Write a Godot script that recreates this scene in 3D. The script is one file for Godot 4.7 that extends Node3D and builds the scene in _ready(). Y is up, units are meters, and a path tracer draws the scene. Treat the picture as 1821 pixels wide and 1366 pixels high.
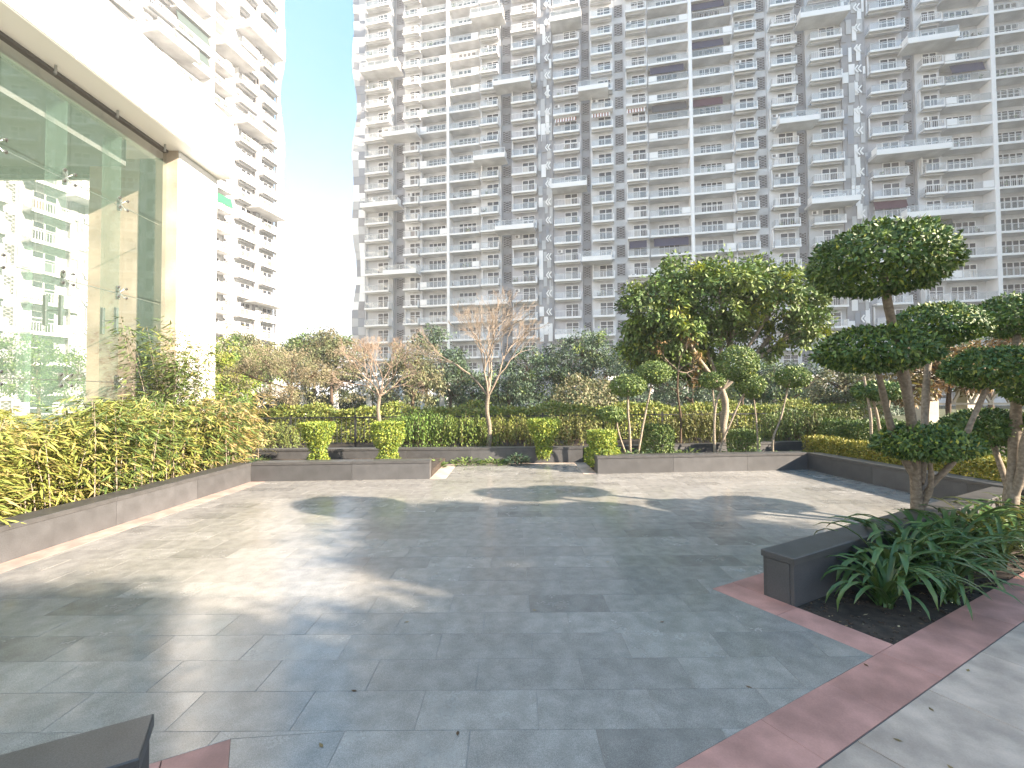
extends Node3D

# ---------------------------------------------------------------- geometry helpers
class Surf:
	var v := PackedVector3Array()
	var n := PackedVector3Array()
	var c := PackedColorArray()
	var i := PackedInt32Array()
	var col := Color(1, 1, 1)
	func quad(a: Vector3, b: Vector3, p: Vector3, d: Vector3) -> void:   # counter-clockwise seen from the front
		var nn := (b - a).cross(p - a)
		if nn.length_squared() < 1e-14:
			nn = (p - a).cross(d - a)
		nn = nn.normalized()
		var k := v.size()
		v.append(a); v.append(b); v.append(p); v.append(d)
		for q in 4:
			n.append(nn); c.append(col)
		i.append(k); i.append(k + 2); i.append(k + 1); i.append(k); i.append(k + 3); i.append(k + 2)
	func leaf(p: Vector3, dir: Vector3, up: Vector3, ln: float, w: float, cl: Color) -> void:
		var side := dir.cross(up).normalized()
		var nn := side.cross(dir)
		var mid := p + dir * (ln * 0.45) - nn * (w * 0.12)
		var tip := p + dir * ln - nn * (ln * 0.08)
		var k := v.size()
		v.append(p); v.append(mid + side * (w * 0.5)); v.append(tip); v.append(mid - side * (w * 0.5))
		n.append(nn); n.append((nn + side * 0.35).normalized()); n.append(nn); n.append((nn - side * 0.35).normalized())
		c.append(cl); c.append(cl); c.append(cl); c.append(cl)
		i.append(k); i.append(k + 2); i.append(k + 1); i.append(k); i.append(k + 3); i.append(k + 2)

class MB:
	var order := []
	var surfs := {}
	var s: Surf
	var t := Transform3D()
	func use(m: Material, tint := Color(1, 1, 1)) -> Surf:
		if not surfs.has(m):
			surfs[m] = Surf.new(); order.append(m)
		s = surfs[m]; s.col = tint
		return s
	func q(a: Vector3, b: Vector3, c: Vector3, d: Vector3) -> void:
		s.quad(t * a, t * b, t * c, t * d)
	func box(x0: float, y0: float, z0: float, x1: float, y1: float, z1: float) -> void:
		var a := Vector3(x0, y0, z0); var b := Vector3(x1, y0, z0); var c := Vector3(x1, y0, z1); var d := Vector3(x0, y0, z1)
		var e := Vector3(x0, y1, z0); var f := Vector3(x1, y1, z0); var g := Vector3(x1, y1, z1); var h := Vector3(x0, y1, z1)
		q(d, c, g, h); q(b, a, e, f); q(c, b, f, g); q(a, d, h, e); q(h, g, f, e); q(a, b, c, d)
	func cbox(x0: float, y0: float, z0: float, x1: float, y1: float, z1: float, r: float) -> void:   # chamfered upper edges and corners
		var y := y1 - r
		box_open(x0, y0, z0, x1, y, z1)
		var e := Vector3(x0, y, z0); var f := Vector3(x1, y, z0); var g := Vector3(x1, y, z1); var h := Vector3(x0, y, z1)
		var E := Vector3(x0 + r, y1, z0 + r); var F := Vector3(x1 - r, y1, z0 + r); var G := Vector3(x1 - r, y1, z1 - r); var H := Vector3(x0 + r, y1, z1 - r)
		q(h, g, G, H); q(f, e, E, F); q(g, f, F, G); q(e, h, H, E); q(H, G, F, E)
	func box_open(x0: float, y0: float, z0: float, x1: float, y1: float, z1: float) -> void:
		var a := Vector3(x0, y0, z0); var b := Vector3(x1, y0, z0); var c := Vector3(x1, y0, z1); var d := Vector3(x0, y0, z1)
		var e := Vector3(x0, y1, z0); var f := Vector3(x1, y1, z0); var g := Vector3(x1, y1, z1); var h := Vector3(x0, y1, z1)
		q(d, c, g, h); q(b, a, e, f); q(c, b, f, g); q(a, d, h, e); q(a, b, c, d)
	func prism(poly: PackedVector2Array, y0: float, y1: float, r := 0.0) -> void:   # convex, (x, z) points
		var m := poly.size()
		var area := 0.0
		for k in m:
			area += poly[k].x * poly[(k + 1) % m].y - poly[(k + 1) % m].x * poly[k].y
		var pts := []
		for k in m:
			pts.append(poly[k] if area < 0.0 else poly[m - 1 - k])
		var mid := Vector2.ZERO
		for p in pts: mid += p / float(m)
		var top := []
		for p in pts:
			var dd: Vector2 = mid - p
			top.append(p + dd.normalized() * minf(r * 1.4, dd.length() * 0.4))
		for k in m:
			var a: Vector2 = pts[k]; var b: Vector2 = pts[(k + 1) % m]
			var A: Vector2 = top[k]; var B: Vector2 = top[(k + 1) % m]
			q(Vector3(a.x, y0, a.y), Vector3(b.x, y0, b.y), Vector3(b.x, y1 - r, b.y), Vector3(a.x, y1 - r, a.y))
			if r > 0.0:
				q(Vector3(a.x, y1 - r, a.y), Vector3(b.x, y1 - r, b.y), Vector3(B.x, y1, B.y), Vector3(A.x, y1, A.y))
		for k in range(1, m - 1):
			var a: Vector2 = top[0]; var b: Vector2 = top[k]; var c: Vector2 = top[k + 1]
			var cc := Vector3(c.x, y1, c.y)
			q(Vector3(a.x, y1, a.y), Vector3(b.x, y1, b.y), cc, cc)
	func tube(pts: Array, rad: Array, sides := 7, cap := true) -> void:
		var k0 := s.v.size()
		var m := pts.size()
		var ref := Vector3(0.31, 0.12, 0.94)
		for k in m:
			var dir: Vector3 = (pts[mini(k + 1, m - 1)] - pts[maxi(k - 1, 0)]).normalized()
			if absf(dir.dot(ref)) > 0.95: ref = Vector3(0.9, 0.2, -0.3)
			var a := dir.cross(ref).normalized()
			var b := dir.cross(a).normalized()
			for j in sides:
				var an := TAU * j / sides
				var o := a * cos(an) + b * sin(an)
				s.v.append(t * (pts[k] + o * rad[k])); s.n.append((t.basis * o).normalized()); s.c.append(s.col)
		for k in m - 1:
			for j in sides:
				var p := k0 + k * sides + j
				var p2 := k0 + k * sides + (j + 1) % sides
				s.i.append(p); s.i.append(p2 + sides); s.i.append(p2)
				s.i.append(p); s.i.append(p + sides); s.i.append(p2 + sides)
		if cap:
			for j in range(1, sides - 1):
				var e := k0 + (m - 1) * sides
				s.i.append(e); s.i.append(e + j + 1); s.i.append(e + j)
	func beam(a: Vector3, b: Vector3, w: float, h: float) -> void:   # a bar from a to b, h measured upwards
		var d := (b - a).normalized()
		var u := Vector3.UP if absf(d.y) < 0.9 else Vector3.RIGHT
		var sd := d.cross(u).normalized() * w * 0.5
		var up := sd.cross(d).normalized() * h * 0.5
		var P := [a - sd - up, a + sd - up, a + sd + up, a - sd + up, b - sd - up, b + sd - up, b + sd + up, b - sd + up]
		q(P[0], P[1], P[2], P[3]); q(P[5], P[4], P[7], P[6]); q(P[1], P[5], P[6], P[2]); q(P[4], P[0], P[3], P[7]); q(P[3], P[2], P[6], P[7]); q(P[4], P[5], P[1], P[0])
	func mesh() -> ArrayMesh:
		var am := ArrayMesh.new()
		for m in order:
			var f: Surf = surfs[m]
			if f.i.is_empty(): continue
			var ar := []
			ar.resize(Mesh.ARRAY_MAX)
			ar[Mesh.ARRAY_VERTEX] = f.v; ar[Mesh.ARRAY_NORMAL] = f.n; ar[Mesh.ARRAY_COLOR] = f.c; ar[Mesh.ARRAY_INDEX] = f.i
			am.add_surface_from_arrays(Mesh.PRIMITIVE_TRIANGLES, ar)
			am.surface_set_material(am.get_surface_count() - 1, m)
		return am

# ---------------------------------------------------------------- scene helpers
var M := {}
var taken := {}
var rng := RandomNumberGenerator.new()
const EYE := Vector3(0, 1.6, 0)
const PITCH := 1.5
const ROLL := -0.0065
const FOCAL := 822.0
var cam_basis := Basis()

func ray(px: float, py: float) -> Vector3:      # direction through a pixel of the 1821 x 1366 photograph
	return cam_basis * Vector3((px - 910.5) / FOCAL, -(py - 683.0) / FOCAL, -1.0)
func gp(px: float, py: float, h := 0.0) -> Vector3:   # where it meets the level y = h
	var d := ray(px, py)
	return EYE + d * ((h - EYE.y) / d.y)
func at(px: float, py: float, depth: float) -> Vector3:
	var d := ray(px, py)
	return EYE + d * (-depth / d.z)

func numbered(called: String) -> String:
	if not taken.has(called):
		taken[called] = 0
		return called
	taken[called] += 1
	return "%s_%03d" % [called, taken[called]]
func tag(o: Node, label: String, category: String, group := "") -> Node:
	o.set_meta("label", label); o.set_meta("category", category)
	if group != "": o.set_meta("group", group)
	return o
func thing(called: String, label: String, category: String, where := Vector3.ZERO, turn := 0.0, group := "") -> Node3D:
	var o := Node3D.new()
	o.name = numbered(called)
	add_child(o)
	o.position = where; o.rotation.y = turn
	tag(o, label, category, group)
	return o
func put(called: String, mesh: Mesh, parent: Node, where := Vector3.ZERO) -> MeshInstance3D:
	var o := MeshInstance3D.new()
	o.mesh = mesh
	o.name = called
	parent.add_child(o, true)
	o.position = where
	o.cast_shadow = GeometryInstance3D.SHADOW_CASTING_SETTING_ON
	return o
func one(called: String, mesh: Mesh, label: String, category: String, where := Vector3.ZERO, group := "") -> MeshInstance3D:
	var o := put(numbered(called), mesh, self, where)
	tag(o, label, category, group)
	return o
func struct(called: String, mesh: Mesh, where := Vector3.ZERO) -> MeshInstance3D:
	var o := put(numbered(called), mesh, self, where)
	o.set_meta("kind", "structure")
	return o
func stuff(o: Node) -> Node:
	o.set_meta("kind", "stuff")
	return o

func noise_bytes(size: int, freq: float, seed_: int, oct: int) -> PackedByteArray:
	var f := FastNoiseLite.new()
	f.seed = seed_; f.frequency = freq; f.fractal_octaves = oct
	f.noise_type = FastNoiseLite.TYPE_SIMPLEX_SMOOTH
	var im := f.get_seamless_image(size, size)
	im.convert(Image.FORMAT_L8)
	return im.get_data()
func tex(size: int, layers: Array, lo: Color, hi: Color) -> ImageTexture:    # layers: [freq, seed, octaves, weight]
	var sum := PackedFloat32Array()
	sum.resize(size * size)
	for l in layers:
		var b := noise_bytes(size, l[0], l[1], l[2])
		var w: float = l[3] / 255.0
		for k in sum.size(): sum[k] += b[k] * w
	var mn := 1e9; var mx := -1e9
	for x in sum: mn = minf(mn, x); mx = maxf(mx, x)
	var out := PackedByteArray()
	out.resize(size * size * 3)
	for k in sum.size():
		var f := clampf((sum[k] - mn) / (mx - mn), 0.0, 1.0)
		out[k * 3] = int(255.0 * lerpf(lo.r, hi.r, f)); out[k * 3 + 1] = int(255.0 * lerpf(lo.g, hi.g, f)); out[k * 3 + 2] = int(255.0 * lerpf(lo.b, hi.b, f))
	var im := Image.create_from_data(size, size, false, Image.FORMAT_RGB8, out)
	im.generate_mipmaps()
	return ImageTexture.create_from_image(im)
func mat(r: float, g: float, b: float, rough := 0.8, t: Texture2D = null, scale := 1.0) -> StandardMaterial3D:   # linear base colour
	var m := StandardMaterial3D.new()
	m.albedo_color = Color(r, g, b).linear_to_srgb()
	m.roughness = rough
	if t:
		m.albedo_texture = t
		m.uv1_triplanar = true; m.uv1_world_triplanar = true
		m.uv1_scale = Vector3.ONE * scale
	return m
func leafmat(back := 0.35, rough := 0.55) -> StandardMaterial3D:
	var m := StandardMaterial3D.new()
	m.vertex_color_use_as_albedo = true
	m.roughness = rough
	m.backlight_enabled = true
	m.backlight = Color(back, back, back * 0.5)
	m.cull_mode = BaseMaterial3D.CULL_DISABLED
	return m
func glass(r: float, g: float, b: float, a: float) -> StandardMaterial3D:
	var m := StandardMaterial3D.new()
	m.albedo_color = Color(r, g, b, a)
	m.transparency = BaseMaterial3D.TRANSPARENCY_ALPHA
	m.roughness = 0.02
	return m

# ---------------------------------------------------------------- the scene
func _ready() -> void:
	rng.seed = 4711
	camera_and_light()
	materials()
	ground()
	terrace()
	walls()
	towers()
	clubhouse()
	garden_structures()
	topiary()
	lilies()
	bamboo()
	trees()
	hedges()
	small_plants()

func camera_and_light() -> void:
	cam_basis = Basis(Vector3.RIGHT, deg_to_rad(PITCH)) * Basis(Vector3.BACK, ROLL)
	var cam := Camera3D.new()
	cam.fov = rad_to_deg(2.0 * atan(683.0 / FOCAL))
	cam.transform = Transform3D(cam_basis, EYE)
	cam.near = 0.05; cam.far = 2000.0
	add_child(cam)
	cam.current = true
	var env := Environment.new()
	env.background_mode = Environment.BG_SKY
	var sm := ProceduralSkyMaterial.new()
	sm.sky_top_color = Color(0.045, 0.122, 0.214).linear_to_srgb()
	sm.sky_horizon_color = Color(0.56, 0.565, 0.585).linear_to_srgb()
	sm.sky_curve = 0.155
	sm.ground_horizon_color = Color(0.75, 0.76, 0.74)
	sm.ground_bottom_color = Color(0.35, 0.34, 0.31)
	sm.sun_angle_max = 0.0
	var sky := Sky.new()
	sky.sky_material = sm
	env.sky = sky
	env.background_energy_multiplier = 1.0
	env.tonemap_mode = Environment.TONE_MAPPER_LINEAR
	env.tonemap_exposure = 5.9
	env.sdfgi_enabled = true; env.ssao_enabled = true; env.ssil_enabled = true
	env.fog_enabled = true
	env.fog_density = 0.0011
	env.fog_light_color = Color(0.93, 0.94, 0.95)
	var we := WorldEnvironment.new()
	we.environment = env
	add_child(we)
	var sun := DirectionalLight3D.new()
	sun.light_energy = 1.6
	sun.light_color = Color(1.0, 0.925, 0.83)
	sun.light_angular_distance = 0.5
	sun.shadow_enabled = true
	add_child(sun)
	var el := deg_to_rad(24.0); var az := deg_to_rad(67.0)
	var to_sun := Vector3(sin(az) * cos(el), sin(el), cos(az) * cos(el))
	sun.look_at_from_position(to_sun * 50.0, Vector3.ZERO)

func materials() -> void:
	var speck := tex(512, [[0.35, 3, 1, 1.5], [0.1, 6, 2, 0.5], [0.012, 5, 3, 0.8]], Color(0.6, 0.6, 0.6), Color(1, 1, 1))
	var speck2 := tex(512, [[0.4, 13, 1, 1.3], [0.14, 16, 2, 0.8], [0.006, 15, 5, 0.65]], Color(0.52, 0.51, 0.5), Color(1, 1, 1))
	var blot := tex(512, [[0.008, 21, 5, 1.0], [0.2, 22, 2, 0.25]], Color(0.72, 0.72, 0.72), Color(1, 1, 1))
	var rgh := tex(512, [[0.006, 31, 5, 1.0], [0.08, 32, 3, 0.4]], Color(0.35, 0.35, 0.35), Color(1, 1, 1))
	var bump := tex(512, [[0.45, 41, 2, 1.0]], Color(0.4, 0.4, 0.4), Color(0.6, 0.6, 0.6))
	M.tiles = []
	for k in 6:
		var f: float = [0.90, 1.0, 1.04, 1.10, 0.95, 0.78][k]
		var m := mat(0.415 * f, 0.405 * f, 0.382 * f, 0.24, speck, 0.9)
		m.uv1_offset = Vector3(0.17 * k, 0.0, 0.31 * k)
		m.roughness_texture = rgh
		m.roughness = [0.24, 0.30, 0.26, 0.34, 0.28, 0.32][k]
		M.tiles.append(m)
	M.joint = mat(0.30, 0.29, 0.29, 0.8)
	M.reds = []
	for k in 3:
		M.reds.append(mat(0.55 + 0.03 * k, 0.29 + 0.02 * k, 0.24 + 0.02 * k, 0.7, blot, 0.7))
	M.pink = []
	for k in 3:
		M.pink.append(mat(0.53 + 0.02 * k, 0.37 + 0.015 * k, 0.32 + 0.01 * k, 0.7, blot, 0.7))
	M.beige = []
	for k in 4:
		var f: float = 0.92 + 0.05 * k
		M.beige.append(mat(0.60 * f, 0.485 * f, 0.405 * f, 0.8, blot, 0.8))
	M.granite = []
	for k in 3:
		var f: float = 0.9 + 0.12 * k
		M.granite.append(mat(0.125 * f, 0.128 * f, 0.136 * f, 0.55, speck2, 1.1))
	M.coping = mat(0.12, 0.12, 0.123, 0.42, speck2, 1.3)
	M.soil = mat(0.10, 0.075, 0.058, 0.95, tex(512, [[0.03, 51, 5, 1.0], [0.3, 52, 2, 0.6]], Color(0.4, 0.4, 0.4), Color(1, 1, 1)), 0.6)
	M.lawn = mat(0.075, 0.095, 0.035, 0.95, tex(512, [[0.02, 61, 5, 1.0], [0.3, 62, 2, 0.6]], Color(0.5, 0.5, 0.45), Color(1, 1, 0.9)), 0.2)
	M.white = mat(0.83, 0.835, 0.85, 0.6, blot, 0.06)
	M.white2 = mat(0.84, 0.84, 0.84, 0.5)
	M.cream = mat(0.72, 0.66, 0.55, 0.7, blot, 0.1)
	M.gray = mat(0.42, 0.42, 0.445, 0.7, blot, 0.07)
	M.gray2 = mat(0.48, 0.49, 0.50, 0.7)
	M.gray3 = mat(0.26, 0.28, 0.32, 0.55)
	M.lilac = mat(0.66, 0.66, 0.70, 0.6, blot, 0.06)
	M.soffit = mat(0.62, 0.60, 0.57, 0.8)
	M.frame = mat(0.82, 0.82, 0.82, 0.4)
	M.rail = mat(0.55, 0.56, 0.58, 0.4)
	M.dark = mat(0.03, 0.035, 0.045, 0.08)
	M.panes = [M.dark, mat(0.05, 0.055, 0.065, 0.1), mat(0.10, 0.10, 0.105, 0.12), mat(0.34, 0.33, 0.31, 0.15), M.dark, mat(0.55, 0.52, 0.48, 0.2), mat(0.16, 0.13, 0.11, 0.15)]
	M.balglass = glass(0.75, 0.80, 0.80, 0.10)
	M.jali = mat(0.16, 0.155, 0.155, 0.6)
	M.jali_back = mat(0.055, 0.055, 0.06, 0.8)
	M.navy = mat(0.02, 0.025, 0.07, 0.8)
	M.maroon = mat(0.07, 0.02, 0.04, 0.8)
	M.teal = mat(0.05, 0.075, 0.075, 0.8)
	M.redstripe = mat(0.30, 0.12, 0.10, 0.8)
	M.greennet = mat(0.015, 0.20, 0.075, 0.8)
	M.pane = glass(0.50, 0.62, 0.56, 0.08)
	M.fin = glass(0.46, 0.60, 0.54, 0.17)
	M.steel = mat(0.45, 0.46, 0.47, 0.3)
	M.steel.metallic = 0.9
	M.iron = mat(0.02, 0.022, 0.025, 0.5)
	M.interior = mat(0.13, 0.14, 0.14, 0.8)
	M.beigewall = mat(0.55, 0.47, 0.38, 0.7, blot, 0.2)
	M.bark = mat(0.36, 0.31, 0.25, 0.9, tex(256, [[0.05, 71, 4, 1.0], [0.3, 72, 2, 0.4]], Color(0.5, 0.48, 0.45), Color(1, 1, 1)), 1.7)
	M.palebark = mat(0.50, 0.43, 0.35, 0.9, M.bark.albedo_texture, 1.7)
	M.brownbark = mat(0.16, 0.11, 0.075, 0.9, M.bark.albedo_texture, 1.7)
	M.twig = mat(0.27, 0.22, 0.175, 0.9)
	M.twig_red = mat(0.28, 0.215, 0.165, 0.9)
	M.leaf = leafmat(0.45, 0.6)
	M.clutter = mat(0.06, 0.055, 0.05, 0.7)
	M.gloss = leafmat(0.3, 0.55)
	M.dry = leafmat(0.5, 0.8)
	M.lilies = []
	for k in 4:
		var m := leafmat(0.3, 0.35)
		m.vertex_color_use_as_albedo = false
		m.albedo_color = Color(0.042 + 0.01 * k, 0.09 + 0.016 * k, 0.026 + 0.005 * k).linear_to_srgb()
		M.lilies.append(m)

# ---------------------------------------------------------------- ground, terrace
const O2 := Vector2(0.69, -2.03)
const DT := Vector2(0.8746, -0.4848)
const DN := Vector2(0.4848, 0.8746)
func tn(t: float, n: float) -> Vector2:
	return O2 + DT * t + DN * n

func ground() -> void:
	var mb := MB.new()
	mb.use(M.lawn)
	mb.q(Vector3(-900, 0, 900), Vector3(900, 0, 900), Vector3(900, 0, -900), Vector3(-900, 0, -900))
	struct("ground", mb.mesh(), Vector3(0, -0.06, 0))

func lay(parent: Node, called: String, poly: PackedVector2Array, origin: Vector2, du: Vector2, dv: Vector2, lu: float, lv: float, shift: float, mats: Array, rest: MB, most: int, thick: float, gap := 0.002) -> void:
	# clips a running-bond grid of slabs to the outline; the nearest ones are parts, the others one part
	var lo := Vector2(1e9, 1e9); var hi := Vector2(-1e9, -1e9)
	for p in poly:
		var q := Vector2((p - origin).dot(du), (p - origin).dot(dv))
		lo = lo.min(q); hi = hi.max(q)
	var list := []
	var v := floori(lo.y / lv)
	while v * lv < hi.y:
		var off: float = shift * lu * float(posmod(v, 2))
		var u := floori((lo.x - off) / lu)
		while u * lu + off < hi.x:
			var a := origin + du * (u * lu + off + gap * 0.5) + dv * (v * lv + gap * 0.5)
			var su := du * (lu - gap); var sv := dv * (lv - gap)
			var rect := PackedVector2Array([a, a + su, a + su + sv, a + sv])
			var pieces := []
			for whole in Geometry2D.intersect_polygons(rect, poly):
				if whole.size() <= 4: pieces.append(whole)
				else: pieces.append_array(Geometry2D.decompose_polygon_in_convex(whole))
			for piece in pieces:
				var mid := Vector2.ZERO
				for p in piece: mid += p / float(piece.size())
				var area := 0.0
				for k in piece.size():
					area += piece[k].cross(piece[(k + 1) % piece.size()]) * 0.5
				if absf(area) > 0.0015:
					var seen := 0.0
					var near := Vector2(mid.x, mid.y)
					if near.y < -0.9 and absf(near.x) < -near.y * 1.15 + 0.3: seen = 1000.0
					list.append([-(seen - near.length()), piece, mid, u, v])
			u += 1
		v += 1
	list.sort_custom(func(x, y): return x[0] < y[0])
	var r := RandomNumberGenerator.new()
	r.seed = 99 + list.size()
	for k in list.size():
		var pick: int = r.randi() % mats.size()
		if mats.size() == 6 and pick == 5 and r.randf() < 0.6: pick = 1
		var rise := r.randf_range(-0.0008, 0.0008)
		var tilt := Vector3(r.randf_range(-0.0009, 0.0009), 1.0, r.randf_range(-0.0009, 0.0009)).normalized()
		var mid: Vector2 = list[k][2]
		var loc := PackedVector2Array()
		for p in list[k][1]: loc.append(p - mid)
		var bas := Basis(Quaternion(Vector3.UP, tilt))
		if k < most:
			var mb := MB.new()
			mb.use(mats[pick])
			mb.prism(loc, -thick, 0.0, 0.001)
			var o := put(called, mb.mesh(), parent, Vector3(mid.x, rise, mid.y))
			o.basis = bas
		else:
			rest.use(mats[pick])
			rest.t = Transform3D(bas, Vector3(mid.x, rise, mid.y))
			rest.prism(loc, -thick, 0.0, 0.001)

func terrace() -> void:
	var poly := PackedVector2Array([tn(-5.55, -1.14), tn(-1.68, -1.14), tn(-1.68, 0.0), tn(1.72, 0.0), tn(1.72, -1.14), tn(7.2, -1.14),
		Vector2(6.30, -9.84), Vector2(1.74, -9.50), Vector2(1.45, -9.48), Vector2(1.45, -10.98), Vector2(-1.30, -10.9), Vector2(-1.30, -9.06), Vector2(-1.62, -9.04), Vector2(-4.72, -8.88)])
	var base := MB.new()
	base.use(M.joint)
	var tri := Geometry2D.triangulate_polygon(poly)
	for k in range(0, tri.size(), 3):
		base.prism(PackedVector2Array([poly[tri[k]], poly[tri[k + 1]], poly[tri[k + 2]]]), -0.05, -0.0022)
	var o := struct("terrace", base.mesh())
	var rest := MB.new()
	lay(o, "tile", poly, Vector2(-1.68, -2.56), Vector2(1, 0), Vector2(0, 1), 0.6, 0.3, 0.45, M.tiles, rest, 296, 0.03)
	stuff(put("tile_field", rest.mesh(), o))
	# the red stone border
	var rb := MB.new()
	rb.use(M.joint)
	var bands := [
		[tn(-6.2, 0.0), tn(-1.68, 0.0), 0.0], ]
	var border := struct("border_paving", quad_mesh(M.joint, tn(-7.0, 0.30), tn(9.0, 0.30), tn(9.0, 0.0), tn(-7.0, 0.0), -0.05, -0.005))
	var restb := MB.new()
	lay(border, "slab", PackedVector2Array([tn(-7, 0.0), tn(9, 0.0), tn(9, 0.30), tn(-7, 0.30)]), O2, DT, DN, 0.6, 0.3, 0.0, M.reds, restb, 80, 0.03)
	lay(border, "slab", PackedVector2Array([tn(1.72, -1.14), tn(1.98, -1.14), tn(1.98, -0.002), tn(1.72, -0.002)]), tn(1.72, 0), DN, DT, 0.6, 0.26, 0.0, M.reds, restb, 80, 0.03)
	lay(border, "slab", PackedVector2Array([tn(-1.94, -1.14), tn(-1.68, -1.14), tn(-1.68, -0.002), tn(-1.94, -0.002)]), tn(-1.94, 0), DN, DT, 0.6, 0.26, 0.0, M.reds, restb, 80, 0.03)
	lay(border, "slab", PackedVector2Array([tn(1.984, -1.14), tn(7.2, -1.14), tn(7.2, -0.86), tn(1.984, -0.86)]), tn(1.72, -1.14), DT, DN, 0.6, 0.28, 0.0, M.reds, restb, 80, 0.03)
	lay(border, "slab", PackedVector2Array([tn(-5.4, -1.14), tn(-1.944, -1.14), tn(-1.944, -0.86), tn(-5.4, -0.86)]), tn(-1.94, -1.14), DT, DN, 0.6, 0.28, 0.0, M.reds, restb, 80, 0.03)
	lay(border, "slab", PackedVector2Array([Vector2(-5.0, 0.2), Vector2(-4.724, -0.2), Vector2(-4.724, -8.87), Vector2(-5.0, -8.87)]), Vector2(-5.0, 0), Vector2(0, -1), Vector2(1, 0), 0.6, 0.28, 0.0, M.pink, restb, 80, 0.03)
	lay(border, "slab", PackedVector2Array([Vector2(-1.62, -9.05), Vector2(-1.304, -9.065), Vector2(-1.304, -10.89), Vector2(-1.62, -10.87)]), Vector2(-1.62, -9.05), Vector2(0, -1), Vector2(1, 0), 0.6, 0.32, 0.0, M.beige, restb, 80, 0.03)
	lay(border, "slab", PackedVector2Array([Vector2(1.454, -9.485), Vector2(1.74, -9.505), Vector2(1.74, -11.0), Vector2(1.454, -10.98)]), Vector2(1.454, -9.48), Vector2(0, -1), Vector2(1, 0), 0.6, 0.29, 0.0, M.beige, restb, 80, 0.03)
	lay(border, "slab", PackedVector2Array([Vector2(-1.62, -10.895), Vector2(1.74, -11.005), Vector2(1.74, -11.13), Vector2(-1.62, -11.02)]), Vector2(-1.62, -11.1), Vector2(1, 0), Vector2(0, 1), 0.6, 0.32, 0.0, M.beige, restb, 80, 0.03)
	if not restb.order.is_empty(): stuff(put("slab_field", restb.mesh(), border))
	# pale paving on the entrance side
	var pv := struct("pavement", quad_mesh(M.joint, tn(-6.0, 4.4), tn(9.0, 4.4), tn(9.0, 0.304), tn(-6.0, 0.304), -0.05, -0.005))
	var restp := MB.new()
	lay(pv, "paver", PackedVector2Array([tn(-6, 0.304), tn(9, 0.304), tn(9, 4.4), tn(-6, 4.4)]), tn(0.1, 0.304), DT, DN, 0.75, 0.45, 0.5, M.beige, restp, 60, 0.03, 0.005)
	if not restp.order.is_empty(): stuff(put("paver_field", restp.mesh(), pv))
	# paving beyond the terrace, between the wall and the planter
	var side := MB.new()
	side.use(M.tiles[3])
	side.prism(PackedVector2Array([tn(7.2, -1.14), Vector2(6.9, -5.9), Vector2(12, -7.3), Vector2(12, -6.0), tn(9.2, -0.86)]), -0.05, -0.006)
	struct("side_path", side.mesh())

func quad_mesh(m: Material, a: Vector2, b: Vector2, c: Vector2, d: Vector2, y0: float, y1: float) -> ArrayMesh:
	var mb := MB.new()
	mb.use(m)
	mb.prism(PackedVector2Array([a, b, c, d]), y0, y1)
	return mb.mesh()

# ---------------------------------------------------------------- low granite walls
func low_wall(label: String, a: Vector2, b: Vector2, width: float, inward: Vector2, piece: float, height := 0.36) -> void:
	# a..b is the face towards the terrace; inward points away from it, into the bed
	var d := (b - a).normalized()
	var ln := a.distance_to(b)
	var o := thing("granite_wall", label, "low wall", Vector3(a.x, 0, a.y))
	var side := Vector3(inward.x, 0, inward.y).normalized()
	var along := Vector3(d.x, 0, d.y)
	side = (side - along * side.dot(along)).normalized()
	var fr := Transform3D(Basis(along, Vector3.UP, along.cross(Vector3.UP)), Vector3.ZERO)
	var sg := 1.0 if fr.basis.z.dot(side) > 0.0 else -1.0
	var core := MB.new()
	core.use(M.joint); core.t = fr
	core.box(0.012, -0.1, minf(0.012 * sg, (width - 0.012) * sg), ln - 0.012, height - 0.055, maxf(0.012 * sg, (width - 0.012) * sg))
	put("core", core.mesh(), o)
	var x := 0.0
	var k := 0
	while x < ln - 0.05:
		var e := minf(x + piece, ln)
		if ln - e < piece * 0.3: e = ln
		for f in 2:
			var mb := MB.new()
			mb.use(M.granite[(k * 2 + f) % 3]); mb.t = fr
			var z0 := 0.0 if f == 0 else (width - 0.03) * sg
			var z1 := 0.03 * sg if f == 0 else width * sg
			mb.box(x + 0.002, -0.02, minf(z0, z1), e - 0.002, height - 0.054, maxf(z0, z1))
			put("panel", mb.mesh(), o)
		var cp := MB.new()
		cp.use(M.coping); cp.t = fr
		var c0 := -0.012 * sg; var c1 := (width + 0.012) * sg
		cp.cbox(x + (0.0015 if x > 0.0 else -0.01), height - 0.05, minf(c0, c1), e - (0.0015 if e < ln else -0.01), height, maxf(c0, c1), 0.005)
		put("coping", cp.mesh(), o)
		x = e
		k += 1
	for z in [0.0, ln - 0.03]:
		var mb := MB.new()
		mb.use(M.granite[1]); mb.t = fr
		mb.box(z - 0.003 if z == 0.0 else z, -0.02, minf(0.031 * sg, (width - 0.031) * sg), z + 0.03 if z == 0.0 else z + 0.033, height - 0.055, maxf(0.031 * sg, (width - 0.031) * sg))
		put("end_panel", mb.mesh(), o)

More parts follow.
